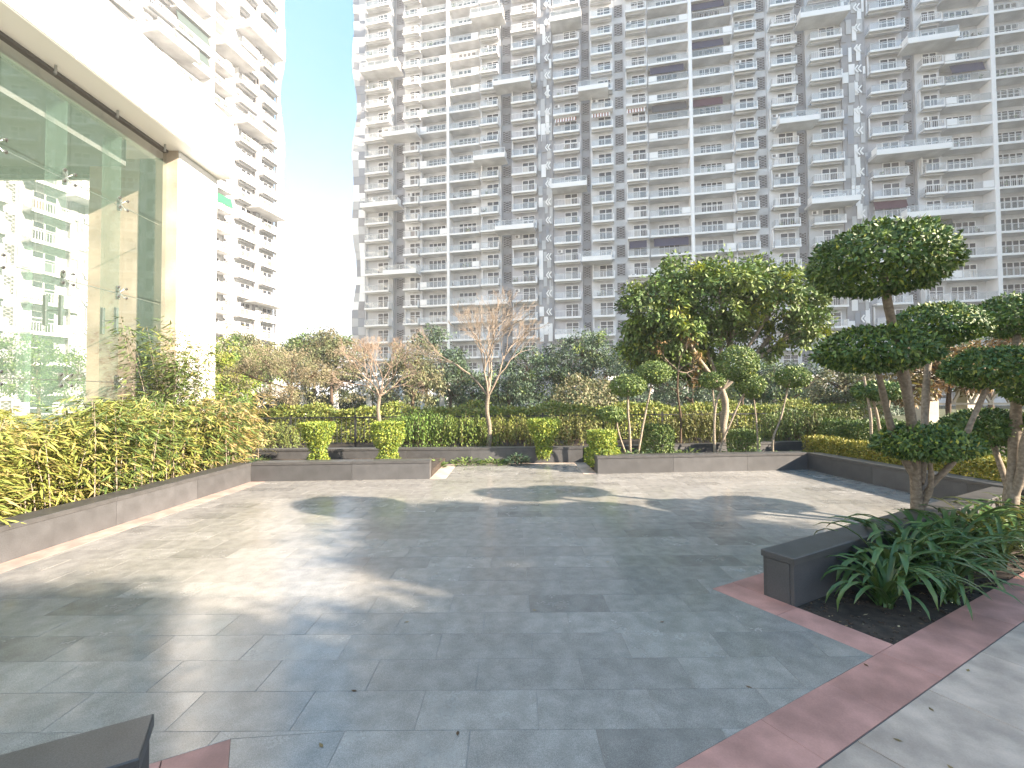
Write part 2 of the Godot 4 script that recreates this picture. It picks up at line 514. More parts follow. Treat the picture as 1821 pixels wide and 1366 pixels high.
func walls() -> void:
	low_wall("low dark granite wall in front of the bamboo hedge", Vector2(-5.0, -8.87), Vector2(-5.0, 0.4), 0.30, Vector2(-1, 0), 1.5)
	low_wall("low granite wall before the two goblet-shaped shrubs", Vector2(-5.0, -8.87), Vector2(-1.62, -9.05), 0.28, Vector2(0, -1), 1.9)
	low_wall("low granite wall in front of the small ball-topped trees", Vector2(1.74, -9.49), Vector2(6.27, -9.85), 0.28, Vector2(0, -1), 1.6)
	low_wall("low granite wall along the golden hedge", Vector2(6.27, -9.85), Vector2(6.57, -5.85), 0.28, Vector2(1, 0), 1.6)
	low_wall("long low granite wall below the iron railing", Vector2(-7.2, -11.14), Vector2(1.7, -11.2), 0.26, Vector2(0, -1), 1.55)
	low_wall("low granite wall behind the ball-topped trees", Vector2(1.75, -11.22), Vector2(8.6, -12.30), 0.26, Vector2(0, -1), 1.55)
	low_wall("low granite bench wall beside the strap-leaved lilies", tn(1.98, -0.86), tn(6.95, -0.86), 0.24, DN, 1.5)
	low_wall("low granite bench wall with its red end border, opposite the lily bed", tn(-1.94, -0.86), tn(-5.3, -0.86), 0.24, DN, 1.5)
	# planting beds
	var bed := MB.new()
	bed.use(M.soil)
	bed.prism(PackedVector2Array([tn(1.985, -0.62), tn(9.0, -0.62), tn(9.0, -0.004), tn(1.985, -0.004)]), -0.05, -0.012)
	var lily_bed := struct("planting_bed", bed.mesh())
	var rl := RandomNumberGenerator.new(); rl.seed = 808
	var lit := MB.new()
	for k in 900:
		var p := tn(rl.randf_range(1.99, 7.5), rl.randf_range(-0.61, -0.006))
		var P := Vector3(p.x, -0.011, p.y)
		var d := rdir(rl)
		d.y = absf(d.y) * 0.25
		if k % 3 == 0:
			lit.use(M.dry).leaf(P, d.normalized(), Vector3.UP, rl.randf_range(0.015, 0.05), rl.randf_range(0.006, 0.018), tint(rl, [Color(0.22, 0.15, 0.08), Color(0.12, 0.08, 0.05), Color(0.35, 0.3, 0.2)]))
		else:
			lit.use(M.soil)
			var q := rl.randf_range(0.004, 0.014)
			lit.t = Transform3D(Basis(Vector3.UP, rl.randf() * 3.0), P)
			lit.cbox(-q, -0.003, -q * 0.8, q, q * 0.9, q * 0.8, q * 0.4)
	stuff(put("leaf_litter", lit.mesh(), lily_bed))
	bed = MB.new()
	bed.use(M.soil)
	bed.prism(PackedVector2Array([Vector2(-8.0, -3.0), Vector2(-5.28, -3.0), Vector2(-5.28, -8.95), Vector2(-8.0, -8.95)]), -0.05, 0.12)
	struct("planting_bed", bed.mesh())
	bed = MB.new()
	bed.use(M.soil)
	bed.prism(PackedVector2Array([Vector2(-8.0, -8.96), Vector2(-5.28, -8.96), Vector2(-5.0, -9.13), Vector2(-1.62, -9.32), Vector2(-1.62, -11.14), Vector2(-8.0, -11.13)]), -0.05, 0.13)
	struct("planting_bed", bed.mesh())
	bed = MB.new()
	bed.use(M.soil)
	bed.prism(PackedVector2Array([Vector2(1.75, -9.75), Vector2(6.2, -10.12), Vector2(8.4, -9.9), Vector2(8.5, -12.25), Vector2(1.75, -11.2)]), -0.05, 0.13)
	struct("planting_bed", bed.mesh())
	bed = MB.new()
	bed.use(M.soil)
	bed.prism(PackedVector2Array([Vector2(6.55, -10.12), Vector2(6.83, -5.9), Vector2(14.0, -7.6), Vector2(14.0, -14.0), Vector2(8.6, -12.5)]), -0.05, 0.14)
	struct("planting_bed", bed.mesh())
	bed = MB.new()
	bed.use(M.soil)
	bed.prism(PackedVector2Array([Vector2(-9.0, -11.42), Vector2(1.7, -11.47), Vector2(8.6, -12.57), Vector2(14, -14.2), Vector2(14, -17.0), Vector2(-14.0, -17.0)]), -0.05, 0.16)
	struct("planting_bed", bed.mesh())

# ---------------------------------------------------------------- apartment towers
const FH := 3.1
var cells := {}

func wbox(mb: MB, m: Material, x0: float, y0: float, z0: float, x1: float, y1: float, z1: float) -> void:
	mb.use(m)
	mb.box(x0, y0, z0, x1, y1, z1)

func make_balcony(mb: MB, kind: String, w: float, var_: int) -> void:
	if kind == "wide":
		wbox(mb, M.white, 0.02, -0.16, -0.88, w - 0.02, 0.0, 1.1)
		wbox(mb, M.white2, 0.02, -0.2, 1.1, w - 0.02, 0.12, 1.2)
		if var_ == 1: wbox(mb, M.white2, w - 1.3, 0.2, 1.08, w - 0.05, 1.12, 1.19)
		if var_ == 2: wbox(mb, M.white2, 0.05, 0.2, 1.08, 1.3, 1.12, 1.19)
	else:
		var x0 := 0.22; var x1 := w - 0.2
		wbox(mb, M.white, x0, -0.16, 0.02, x1, 0.0, 1.3)
		wbox(mb, M.white2, x0, -0.2, 1.3, x1, 0.12, 1.4)
		if var_ != 2: wbox(mb, M.white2, x1 - 0.14, 0.0, 0.03, x1, 1.1, 1.3)
		if var_ != 1: wbox(mb, M.white2, x0, 0.0, 0.03, x0 + 0.12, 0.12, 1.3)
		if var_ == 1: wbox(mb, M.white2, x0, 0.0, 0.03, x0 + 0.12, 2.9, 0.6)
		wbox(mb, M.gray2, x0 + 0.15, -0.42, 0.8, x1 - 0.15, -0.16, 0.9)

func make_railing(mb: MB, kind: String, w: float, var_: int) -> void:
	var z := 1.14 if kind == "wide" else 1.34
	var x0 := 0.06 if kind == "wide" else 0.28
	var x1 := w - (0.06 if kind == "wide" else 0.36)
	if kind == "wide" and var_ == 1: x1 = w - 1.32
	if kind == "wide" and var_ == 2: x0 = 1.32
	var bars: bool = var_ == 3
	if bars:
		mb.use(M.frame)
		var x := x0
		while x < x1:
			mb.box(x, 0.12, z, x + 0.035, 1.05, z + 0.03)
			x += 0.24
	else:
		wbox(mb, M.balglass, x0, 0.14, z, x1, 1.02, z + 0.015)
	wbox(mb, M.frame if bars else M.rail, x0, 1.05, z - 0.02, x1, 1.11, z + 0.05)
	var n := maxi(2, int((x1 - x0) / 1.2))
	mb.use(M.rail)
	for k in n + 1:
		var x := lerpf(x0, x1 - 0.05, float(k) / n)
		mb.box(x, 0.12, z - 0.03, x + 0.05, 1.05, z + 0.03)
	if kind != "wide":
		wbox(mb, M.balglass, 0.26, 0.14, 0.1, 0.275, 1.02, 1.3)

func make_window(mb: MB, panes: int, w: float, h: float) -> void:    # origin: lower corner, front of the wall
	var b := 0.09
	mb.use(M.frame)
	mb.box(-b, -0.02, 0.02, 0.0, h + b, 0.14); mb.box(w, -0.02, 0.02, w + b, h + b, 0.14); mb.box(0.0, h, 0.02, w, h + b, 0.14)
	for k in range(1, panes):
		var x := w * k / panes
		mb.box(x - 0.055, 0.0, 0.02, x + 0.055, h, 0.12)
	mb.box(0.0, h * 0.70, 0.021, w, h * 0.70 + 0.08, 0.10)
func make_panes(mb: MB, w: float, h: float, low: Material, panes: int) -> void:
	mb.use(M.dark); mb.box(0.0, h * 0.72, 0.015, w, h, 0.05)
	mb.use(low); mb.box(0.0, 0.0, 0.016, w * (0.5 if panes == 2 else 1.0), h * 0.71, 0.05)
	if panes == 2:
		mb.use(M.panes[1]); mb.box(w * 0.5, 0.0, 0.014, w, h * 0.71, 0.045)

func make_screen(mb: MB, w: float, h: float) -> void:
	wbox(mb, M.jali_back, 0, 0, 0.02, w, h, 0.05)
	mb.use(M.gray)
	mb.box(0, 0, 0.05, 0.1, h, 0.12); mb.box(w - 0.1, 0, 0.05, w, h, 0.12); mb.box(0.1, 0, 0.05, w - 0.1, 0.1, 0.12); mb.box(0.1, h - 0.1, 0.05, w - 0.1, h, 0.12)
	var n := 5
	for k in n:
		var y := h * (k + 0.5) / n
		mb.beam(Vector3(0.1, y - 0.22, 0.08), Vector3(w - 0.1, y + 0.22, 0.08), 0.05, 0.07)
		mb.beam(Vector3(0.1, y + 0.22, 0.075), Vector3(w - 0.1, y - 0.22, 0.075), 0.05, 0.07)

func cached(key: String, f: Callable) -> ArrayMesh:
	if not cells.has(key):
		var mb := MB.new()
		f.call(mb)
		cells[key] = mb.mesh()
	return cells[key]

func seen(p: Vector3) -> Vector2:
	var q := cam_basis.inverse() * (p - EYE)
	if q.z > -0.1: return Vector2(-9999, 0)
	return Vector2(910.5 + FOCAL * q.x / -q.z, 683.0 - FOCAL * q.y / -q.z)

# cols: [u0, u1, kind, wall material]; frame: u to the viewer's right, y up, w out of the facade
func tower(o: Node3D, cols: Array, floors: int, y0: float, deep: float, sd: int, most: int, all_stuff := false) -> void:
	var r := RandomNumberGenerator.new()
	r.seed = sd
	var top := y0 + floors * FH
	var list := []
	for ci in cols.size():
		var c = cols[ci]
		var u0: float = c[0]; var u1: float = c[1]; var kind: String = c[2]
		var face: float = {"bal": 0.0, "wide": -0.9, "grey": -0.6, "screen": -0.25, "zig": 0.45, "pier": 1.25}[kind]
		var wb := MB.new()
		wb.use(c[3])
		wb.box(u0, -1.2, -deep, u1, top + 1.0, face)
		put("pier" if kind == "pier" else "wall", wb.mesh(), o)
		for k in floors:
			var y := y0 + k * FH
			var mid: Vector3 = o.global_transform * Vector3((u0 + u1) * 0.5, y + 1.2, face)
			var px := seen(mid)
			var ok: bool = px.x > -40 and px.x < 1850 and px.y > -25 and px.y < 655 and not all_stuff
			list.append([(0.0 if ok else 1000.0) + mid.length() * 0.01, ci, k, ok])
	list.sort_custom(func(a, b): return a[0] < b[0])
	var rest := MB.new()
	var clutter := MB.new()
	var made := 0
	for e in list:
		var c = cols[e[1]]
		var k: int = e[2]
		var y := y0 + k * FH
		var u0: float = c[0]; var u1: float = c[1]; var w := u1 - u0
		var kind: String = c[2]
		if kind == "bal" or kind == "wide":
			var var_: int = [0, 0, 0, 1, 2, 3][(e[1] * 7 + k * (3 if kind == "wide" else 1) + (k * k) % 5) % 6]
			if kind == "bal": var_ = [0, 3, 0, 1, 3, 0][(e[1] * 5 + k * 2 + (k * k) % 3) % 6]
			var panes := 4 if kind == "wide" else 2
			var ww := minf(3.1, w * 0.62) if kind == "wide" else minf(2.0, w * 0.55)
			var wz := -0.9 if kind == "wide" else 0.0
			var wx := (w - ww) * (0.5 if kind == "wide" else (0.72 if e[1] % 2 == 0 else 0.5))
			var low: Material = M.panes[r.randi() % 7]
			if made < most and e[3]:
				made += 1
				var id := "%s%d_%d" % [kind, int(w * 1000.0), var_]
				var b := put("balcony", cached("b" + id, func(mb): make_balcony(mb, kind, w, var_)), o, Vector3(u0, y, 0))
				put("railing", cached("r" + id, func(mb): make_railing(mb, kind, w, var_)), b)
				var wi := put("window", cached("w%d_%d" % [panes, int(ww * 1000)], func(mb): make_window(mb, panes, ww, 2.3)), o, Vector3(u0 + wx, y + 0.02, wz))
				put("pane", cached("p%d_%d_%s" % [panes, int(ww * 1000), low.get_instance_id()], func(mb): make_panes(mb, ww, 2.3, low, panes)), wi)
				if kind == "bal" and r.randf() < 0.28:
					put("air_conditioner", cached("ac", func(mb): make_ac(mb)), o, Vector3(u0 + 0.35 + r.randf() * 0.5, y + (1.7 if r.randf() < 0.5 else 0.03), 0.05))
			else:
				rest.t = Transform3D(Basis(), Vector3(u0, y, 0))
				make_balcony(rest, kind, w, var_); make_railing(rest, kind, w, 0 if all_stuff else var_)
				rest.t = Transform3D(Basis(), Vector3(u0 + wx, y + 0.02, wz))
				make_window(rest, panes, ww, 2.3); make_panes(rest, ww, 2.3, low, panes)
			if e[3] and r.randf() < (0.55 if kind == "wide" else 0.22):      # pots and chairs people keep on their balconies
				for j in r.randi_range(1, 4):
					var bx := u0 + r.randf_range(0.3, w - 0.8)
					var bz := r.randf_range(0.35, 0.85)
					if r.randf() < 0.6:
						wbox_at(clutter, M.redstripe if r.randf() < 0.4 else M.clutter, bx, y, bz, bx + 0.3, y + 0.3, bz + 0.25)
						var sf := clutter.use(M.leaf)
						for q in 14:
							sf.leaf(Vector3(bx + 0.15, y + 0.3 + r.randf() * 0.5, bz + 0.12), (rdir(r) + Vector3(0, 0.4, 0)).normalized(), rdir(r), 0.4, 0.14, tint(r, MID))
					else:
						wbox_at(clutter, M.clutter, bx, y + 0.35, bz - 0.1, bx + 0.5, y + 0.42, bz + 0.35)
						wbox_at(clutter, M.clutter, bx, y, bz - 0.1, bx + 0.06, y + 0.85, bz + 0.3)
		elif kind == "grey" or kind == "screen":
			var sw := minf(w * 0.8, 1.5)
			var x := u0 + (w - sw) * 0.5
			var z := -0.6 if kind == "grey" else -0.25
			if e[3]: put("lattice_screen", cached("s%d" % int(sw * 1000), func(mb): make_screen(mb, sw, 2.0)), o, Vector3(x, y + 0.5, z))
			elif not all_stuff:
				rest.t = Transform3D(Basis(), Vector3(x, y + 0.5, z)); make_screen(rest, sw, 2.0)
		elif kind == "zig":
			if all_stuff: continue
			var x := u0 + 0.05
			var n := 0
			while x < u1 - 0.35:
				var pw := minf([0.62, 0.85, 0.5, 0.75][r.randi() % 4], u1 - x - 0.02)
				var dy := -0.7 if (n + k) % 2 == 0 else 0.45
				var pm: Material = [M.white2, M.gray2, M.gray3, M.gray2, M.white2, M.gray][r.randi() % 6]
				var out := 0.50 + 0.06 * (r.randi() % 3)
				var hh := [3.0, 2.2, 1.6][r.randi() % 3] as float
				if e[3]: put("facade_panel", cached("z%d_%d_%s" % [int(pw * 100), int(hh * 10), pm.get_instance_id()], func(mb): wbox(mb, pm, 0, 0, 0, pw - 0.06, hh, 0.06)), o, Vector3(x, y + dy, out - 0.03))
				else: wbox_at(rest, pm, x, y + dy, 0.5, x + pw - 0.06, y + dy + hh, out)
				x += pw
				n += 1
			if e[3]:
				put("chevron", cached("chev", func(mb): make_chevron(mb)), o, Vector3(u0 + (u1 - u0) * 0.52, y + 0.6, 0.72))
	if not rest.order.is_empty():
		stuff(put("balcony_rows", rest.mesh(), o))
	if not clutter.order.is_empty():
		stuff(put("balcony_pots", clutter.mesh(), o))

func wbox_at(mb: MB, m: Material, x0: float, y0: float, z0: float, x1: float, y1: float, z1: float) -> void:
	mb.t = Transform3D()
	wbox(mb, m, x0, y0, z0, x1, y1, z1)

func make_chevron(mb: MB) -> void:
	mb.use(M.white2)
	for k in 2:
		var x := 0.42 * k
		mb.beam(Vector3(x, 0.55, 0), Vector3(x + 0.42, 1.1, 0), 0.05, 0.2)
		mb.beam(Vector3(x, 0.57, 0), Vector3(x + 0.42, 0.0, 0), 0.05, 0.2)

func make_ac(mb: MB) -> void:
	wbox(mb, M.white2, 0, 0, 0, 0.8, 0.55, 0.3)
	wbox(mb, M.jali, 0.08, 0.07, 0.3, 0.52, 0.48, 0.31)
	wbox(mb, M.rail, 0.1, -0.05, 0.02, 0.7, 0.0, 0.32)

func big_terrace(o: Node3D, u0: float, u1: float, y: float) -> void:
	var w := u1 - u0
	var mb := MB.new()
	mb.use(M.white)
	mb.box(0, -0.62, 0.03, w, -0.28, 2.7)
	mb.use(M.white2)
	mb.box(-0.02, -0.64, 2.7, w + 0.02, 0.12, 2.82); mb.box(-0.02, -0.27, 1.44, 0.1, 0.6, 2.7); mb.box(w - 0.1, -0.27, 1.44, w + 0.02, 0.6, 2.7)
	var b := put("terrace_balcony", mb.mesh(), o, Vector3(u0, y, 0))
	var rl := MB.new()
	wbox(rl, M.balglass, 0.04, 0.14, 2.74, w - 0.04, 0.92, 2.755)
	wbox(rl, M.rail, 0.0, 0.93, 2.72, w, 0.99, 2.78)
	var n := maxi(2, int(w / 1.4))
	for k in n + 1:
		var x := lerpf(0.02, w - 0.07, float(k) / n)
		wbox(rl, M.rail, x, 0.12, 2.71, x + 0.05, 0.93, 2.78)
	put("railing", rl.mesh(), b)

func awning(o: Node3D, u0: float, u1: float, y: float, m: Material, z: float, drop := 1.5, stripes: Material = null) -> void:
	var mb := MB.new()
	var n := 1 if stripes == null else int((u1 - u0) / 0.22)
	for k in n:
		mb.use(m if stripes == null or k % 2 == 0 else stripes)
		var a := lerpf(0, u1 - u0, float(k) / n); var b := lerpf(0, u1 - u0, float(k + 1) / n)
		var A := Vector3(a, 0, 0.55); var B := Vector3(b, 0, 0.55)
		var dn := Vector3(0, -drop, 0.5); var th := Vector3(0, 0.02, 0.03)
		mb.q(A + th, A + dn + th, B + dn + th, B + th); mb.q(B, B + dn, A + dn, A); mb.q(A + dn, B + dn, B + dn + th, A + dn + th)
	put("awning", mb.mesh(), o, Vector3(u0, y, z))

func wavy_fin(o: Node3D, u: float, dir: float, floors: int, y0: float, width: float, sd: int) -> void:
	# the folded strip of grey, blue and white panels at the corner of a tower
	var r := RandomNumberGenerator.new()
	r.seed = sd
	var off := func(k: int) -> float: return 0.55 + 0.55 * sin(k * 0.95) * cos(k * 0.31 + 0.6)
	for k in floors * 2:
		var y := y0 + k * FH * 0.5
		var ya := y + FH * 0.5
		var a: float = off.call(k / 2 + (k % 2)) if k % 2 == 0 else off.call(k / 2)
		a = lerpf(off.call(k / 2), off.call(k / 2 + 1), 0.5 * (k % 2))
		var b: float = lerpf(off.call(k / 2), off.call(k / 2 + 1), 0.5 * (k % 2) + 0.5)
		for j in 2:
			var m: Material = M.white2 if (j + k / 2 + r.randi() % 3) % 3 == 0 else [M.gray3, M.gray2, M.gray][r.randi() % 3]
			var f0 := float(j) / 2.0; var f1 := float(j + 1) / 2.0
			var z0 := 0.5 + 0.5 * a * (1.0 - f0); var z1 := 0.5 + 0.5 * b * (1.0 - f0)
			var mb := MB.new()
			mb.use(m)
			var A := Vector3(dir * (-(width + a) * (1.0 - f0)), 0, z0)
			var B := Vector3(dir * (-(width + a) * (1.0 - f1)), 0, 0.5 + 0.5 * a * (1.0 - f1))
			var C := Vector3(dir * (-(width + b) * (1.0 - f1)), ya - y - 0.03, 0.5 + 0.5 * b * (1.0 - f1))
			var D := Vector3(dir * (-(width + b) * (1.0 - f0)), ya - y - 0.03, z1)
			var back := Vector3(0, 0, -0.35)
			if dir < 0.0:
				var tmp := A; A = B; B = tmp
				tmp = D; D = C; C = tmp
			mb.q(A, B, C, D); mb.q(B + back, A + back, D + back, C + back); mb.q(A + back, A, D, D + back); mb.q(B, B + back, C + back, C); mb.q(D, C, C + back, D + back); mb.q(A + back, B + back, B, A)
			put("facade_panel", mb.mesh(), o, Vector3(u, y, 0))

var tower_o: Node3D
const TU := Vector3(0.9774, 0, 0.2113)
func facade_u(px: float, py := 450.0) -> float:
	var d := ray(px, py)
	var n := Vector3(-TU.z, 0, TU.x)
	var p0 := Vector3(-27.6, 0, -85.1)
	var k := (p0 - EYE).dot(n) / d.dot(n)
	return (EYE + d * k - p0).dot(TU)
func facade_y(px: float, py: float) -> float:
	var d := ray(px, py)
	var n := Vector3(-TU.z, 0, TU.x)
	var p0 := Vector3(-27.6, 0, -85.1)
	return (EYE + d * ((p0 - EYE).dot(n) / d.dot(n))).y

func towers() -> void:
	var spec := [[653, 699, "bal", "gray2"], [699, 720, "grey", "gray"], [720, 751, "bal", "white"], [751, 799, "wide", "white"], [799, 803.5, "pier", "white2"], [803.5, 856, "wide", "white"], [856, 892, "bal", "white"], [892, 911, "grey", "gray"], [911, 959, "bal", "lilac"], [959, 985, "zig", "gray"],
		[985, 1036, "bal", "lilac"], [1036, 1052, "grey", "gray"], [1052, 1095, "bal", "white"], [1095, 1114, "screen", "white"], [1114, 1156, "bal", "white"], [1156, 1228, "wide", "white"], [1228, 1234, "pier", "white2"], [1234, 1306, "wide", "white"], [1306, 1351, "bal", "white"], [1351, 1370, "screen", "white"], [1370, 1422, "bal", "white"], [1422, 1440, "grey", "gray"], [1440, 1502, "bal", "gray2"], [1502, 1545, "zig", "gray"],
		[1545, 1614, "bal", "lilac"], [1614, 1636, "grey", "gray"], [1636, 1680, "bal", "white"], [1680, 1761, "wide", "white"], [1761, 1769, "pier", "white2"], [1769, 1852, "wide", "white"]]
	var o := thing("apartment_tower", "wide white and grey apartment tower with stacked balconies filling the view behind the garden", "building", Vector3(-27.6, 0, -85.1), -atan2(TU.z, TU.x))
	tower_o = o
	var cols := []
	for s in spec:
		cols.append([facade_u(s[0]), facade_u(s[1]), s[2], M[s[3]]])
	var y0 := 2.13 - FH
	tower(o, cols, 27, y0, 16.0, 5, 298)
	var corner := MB.new()
	corner.use(M.gray2)
	corner.box(facade_u(640), -1.2, -16.0, facade_u(653), y0 + 27 * FH + 1.0, 0.4)
	put("wall", corner.mesh(), o)
	wavy_fin(o, facade_u(651), 1.0, 27, y0, 1.55, 8)
	for b in [[650, 723, 362], [649, 723, 123], [688, 755, 243], [690, 755, 484], [842, 906, 28], [881, 953, 151], [846, 909, 278], [883, 958, 404], [849, 911, 535], [981, 1043, 63], [1029, 1089, 186], [981, 1050, 330], [1032, 1092, 457], [985, 1053, 591],
			[1416, 1510, 56], [1376, 1453, 211], [1428, 1520, 351], [1600, 1697, 102], [1541, 1678, 264], [1590, 1710, 405], [1440, 1530, 500]]:
		var mx: float = (b[0] + b[1]) * 0.5
		var k: float = round((facade_y(mx, b[2]) - y0) / FH)
		big_terrace(o, facade_u(b[0] + 4), facade_u(b[1] - 4), y0 + k * FH)
	for a in [[1228, 1295, 22, "navy"], [1228, 1293, 62, "navy"], [1232, 1290, 168, "maroon"], [1157, 1222, 112, "navy"], [1160, 1226, 412, "navy"], [1690, 1755, 98, "navy"], [1548, 1612, 372, "maroon"], [1640, 1690, 372, "teal"], [1160, 1226, 178, "jali_back"], [1117, 1152, 420, "navy"]]:
		var k: float = round((facade_y((a[0] + a[1]) * 0.5, a[2]) - y0) / FH)
		awning(o, facade_u(a[0]) + 0.2, facade_u(a[1]) - 0.2, y0 + k * FH - 0.27, M[a[3]], 0.1, 1.45)
	for a in [[988, 1030, 205], [1053, 1090, 196], [1115, 1152, 188]]:
		var k: float = round((facade_y((a[0] + a[1]) * 0.5, a[2]) - y0) / FH)
		awning(o, facade_u(a[0]) + 0.2, facade_u(a[1]) - 0.2, y0 + k * FH - 0.27, M.white2, 0.12, 1.0, M.redstripe)
	# base of the tower: a pale podium
	var pod := MB.new()
	pod.use(M.white)
	pod.box(0.0, -1.2, 0.5, facade_u(1852), 0.9, 3.0)
	put("podium", pod.mesh(), o)

	# second tower, at right angles to the first, behind the glass building
	var lu := Vector3(0.2113, 0, -0.9774)
	var q := thing("apartment_tower", "sunlit white apartment tower rising behind the glass clubhouse roof", "building", Vector3(-42.4, 0, -78.4) - lu * 46.0, atan2(0.9774, 0.2113))
	var u := 46.0
	var c2 := [[u - 1.6, u + 2.4, "bal", "gray2"], [u - 2.4, u - 1.6, "zig", "gray"], [u - 6.6, u - 2.4, "bal", "white"], [u - 7.6, u - 6.6, "grey", "gray2"], [u - 11.4, u - 7.6, "wide", "white"], [u - 11.9, u - 11.4, "pier", "white2"], [u - 17.4, u - 11.9, "wide", "white"], [u - 21.4, u - 17.4, "bal", "white"], [u - 22.6, u - 21.4, "screen", "white"], [u - 26.8, u - 22.6, "bal", "white"], [u - 29.0, u - 26.8, "zig", "gray"], [u - 33.2, u - 29.0, "bal", "white"], [u - 34.4, u - 33.2, "screen", "white"], [u - 38.4, u - 34.4, "bal", "white"], [u - 44.0, u - 38.4, "wide", "white"], [u - 44.5, u - 44.0, "pier", "white2"]]
	cols = []
	for s in c2: cols.append([s[0], s[1], s[2], M[s[3]]])
	tower(q, cols, 27, y0, 14.0, 15, 240)
	wavy_fin(q, u + 2.5, -1.0, 27, y0, 0.7, 18)
	for b in [[u - 6.4, u + 1.6, 20], [u - 4.0, u + 2.3, 11], [u - 6.6, u - 0.5, 15], [u - 4.6, u + 2.2, 6], [u - 11, u - 4.8, 18], [u - 21.4, u - 15.5, 16], [u - 21.4, u - 15.5, 10], [u - 30.0, u - 24.0, 8]]:
		big_terrace(q, b[0], b[1], y0 + b[2] * FH)
	awning(q, u - 11.2, u - 7.8, y0 + 11 * FH - 0.9, M.greennet, 0.25, 1.5)
	awning(q, u - 17.2, u - 12.1, y0 + 18 * FH - 0.27, M.teal, 0.1, 1.7)
	awning(q, u - 17.2, u - 12.1, y0 + 17 * FH - 0.27, M.teal, 0.1, 1.7)

	# third tower of the court, outside the frame: it shades the lower part of the first
	var e := Vector3(0.2113, 0, -0.9774)
	var s3 := thing("apartment_tower", "apartment tower on the sunny side of the court", "building", Vector3(75.0, 0, -34.0) + e * 30.0, -atan2(0.9774, 0.2113) - PI * 0.0)
	s3.basis = Basis(-e, Vector3.UP, (-e).cross(Vector3.UP))
	cols = []
	var x := 0.0
	var kinds := ["bal", "grey", "bal", "wide", "pier", "wide", "bal"]
	var wid := [4.3, 1.8, 4.3, 6.2, 0.5, 6.2, 4.3]
	for k in 7:
		cols.append([x, x + wid[k], kinds[k], [M.white, M.gray, M.white, M.white, M.white2, M.white, M.white][k]])
		x += wid[k]
	tower(s3, cols, 31, y0, 16.0, 25, 0, true)

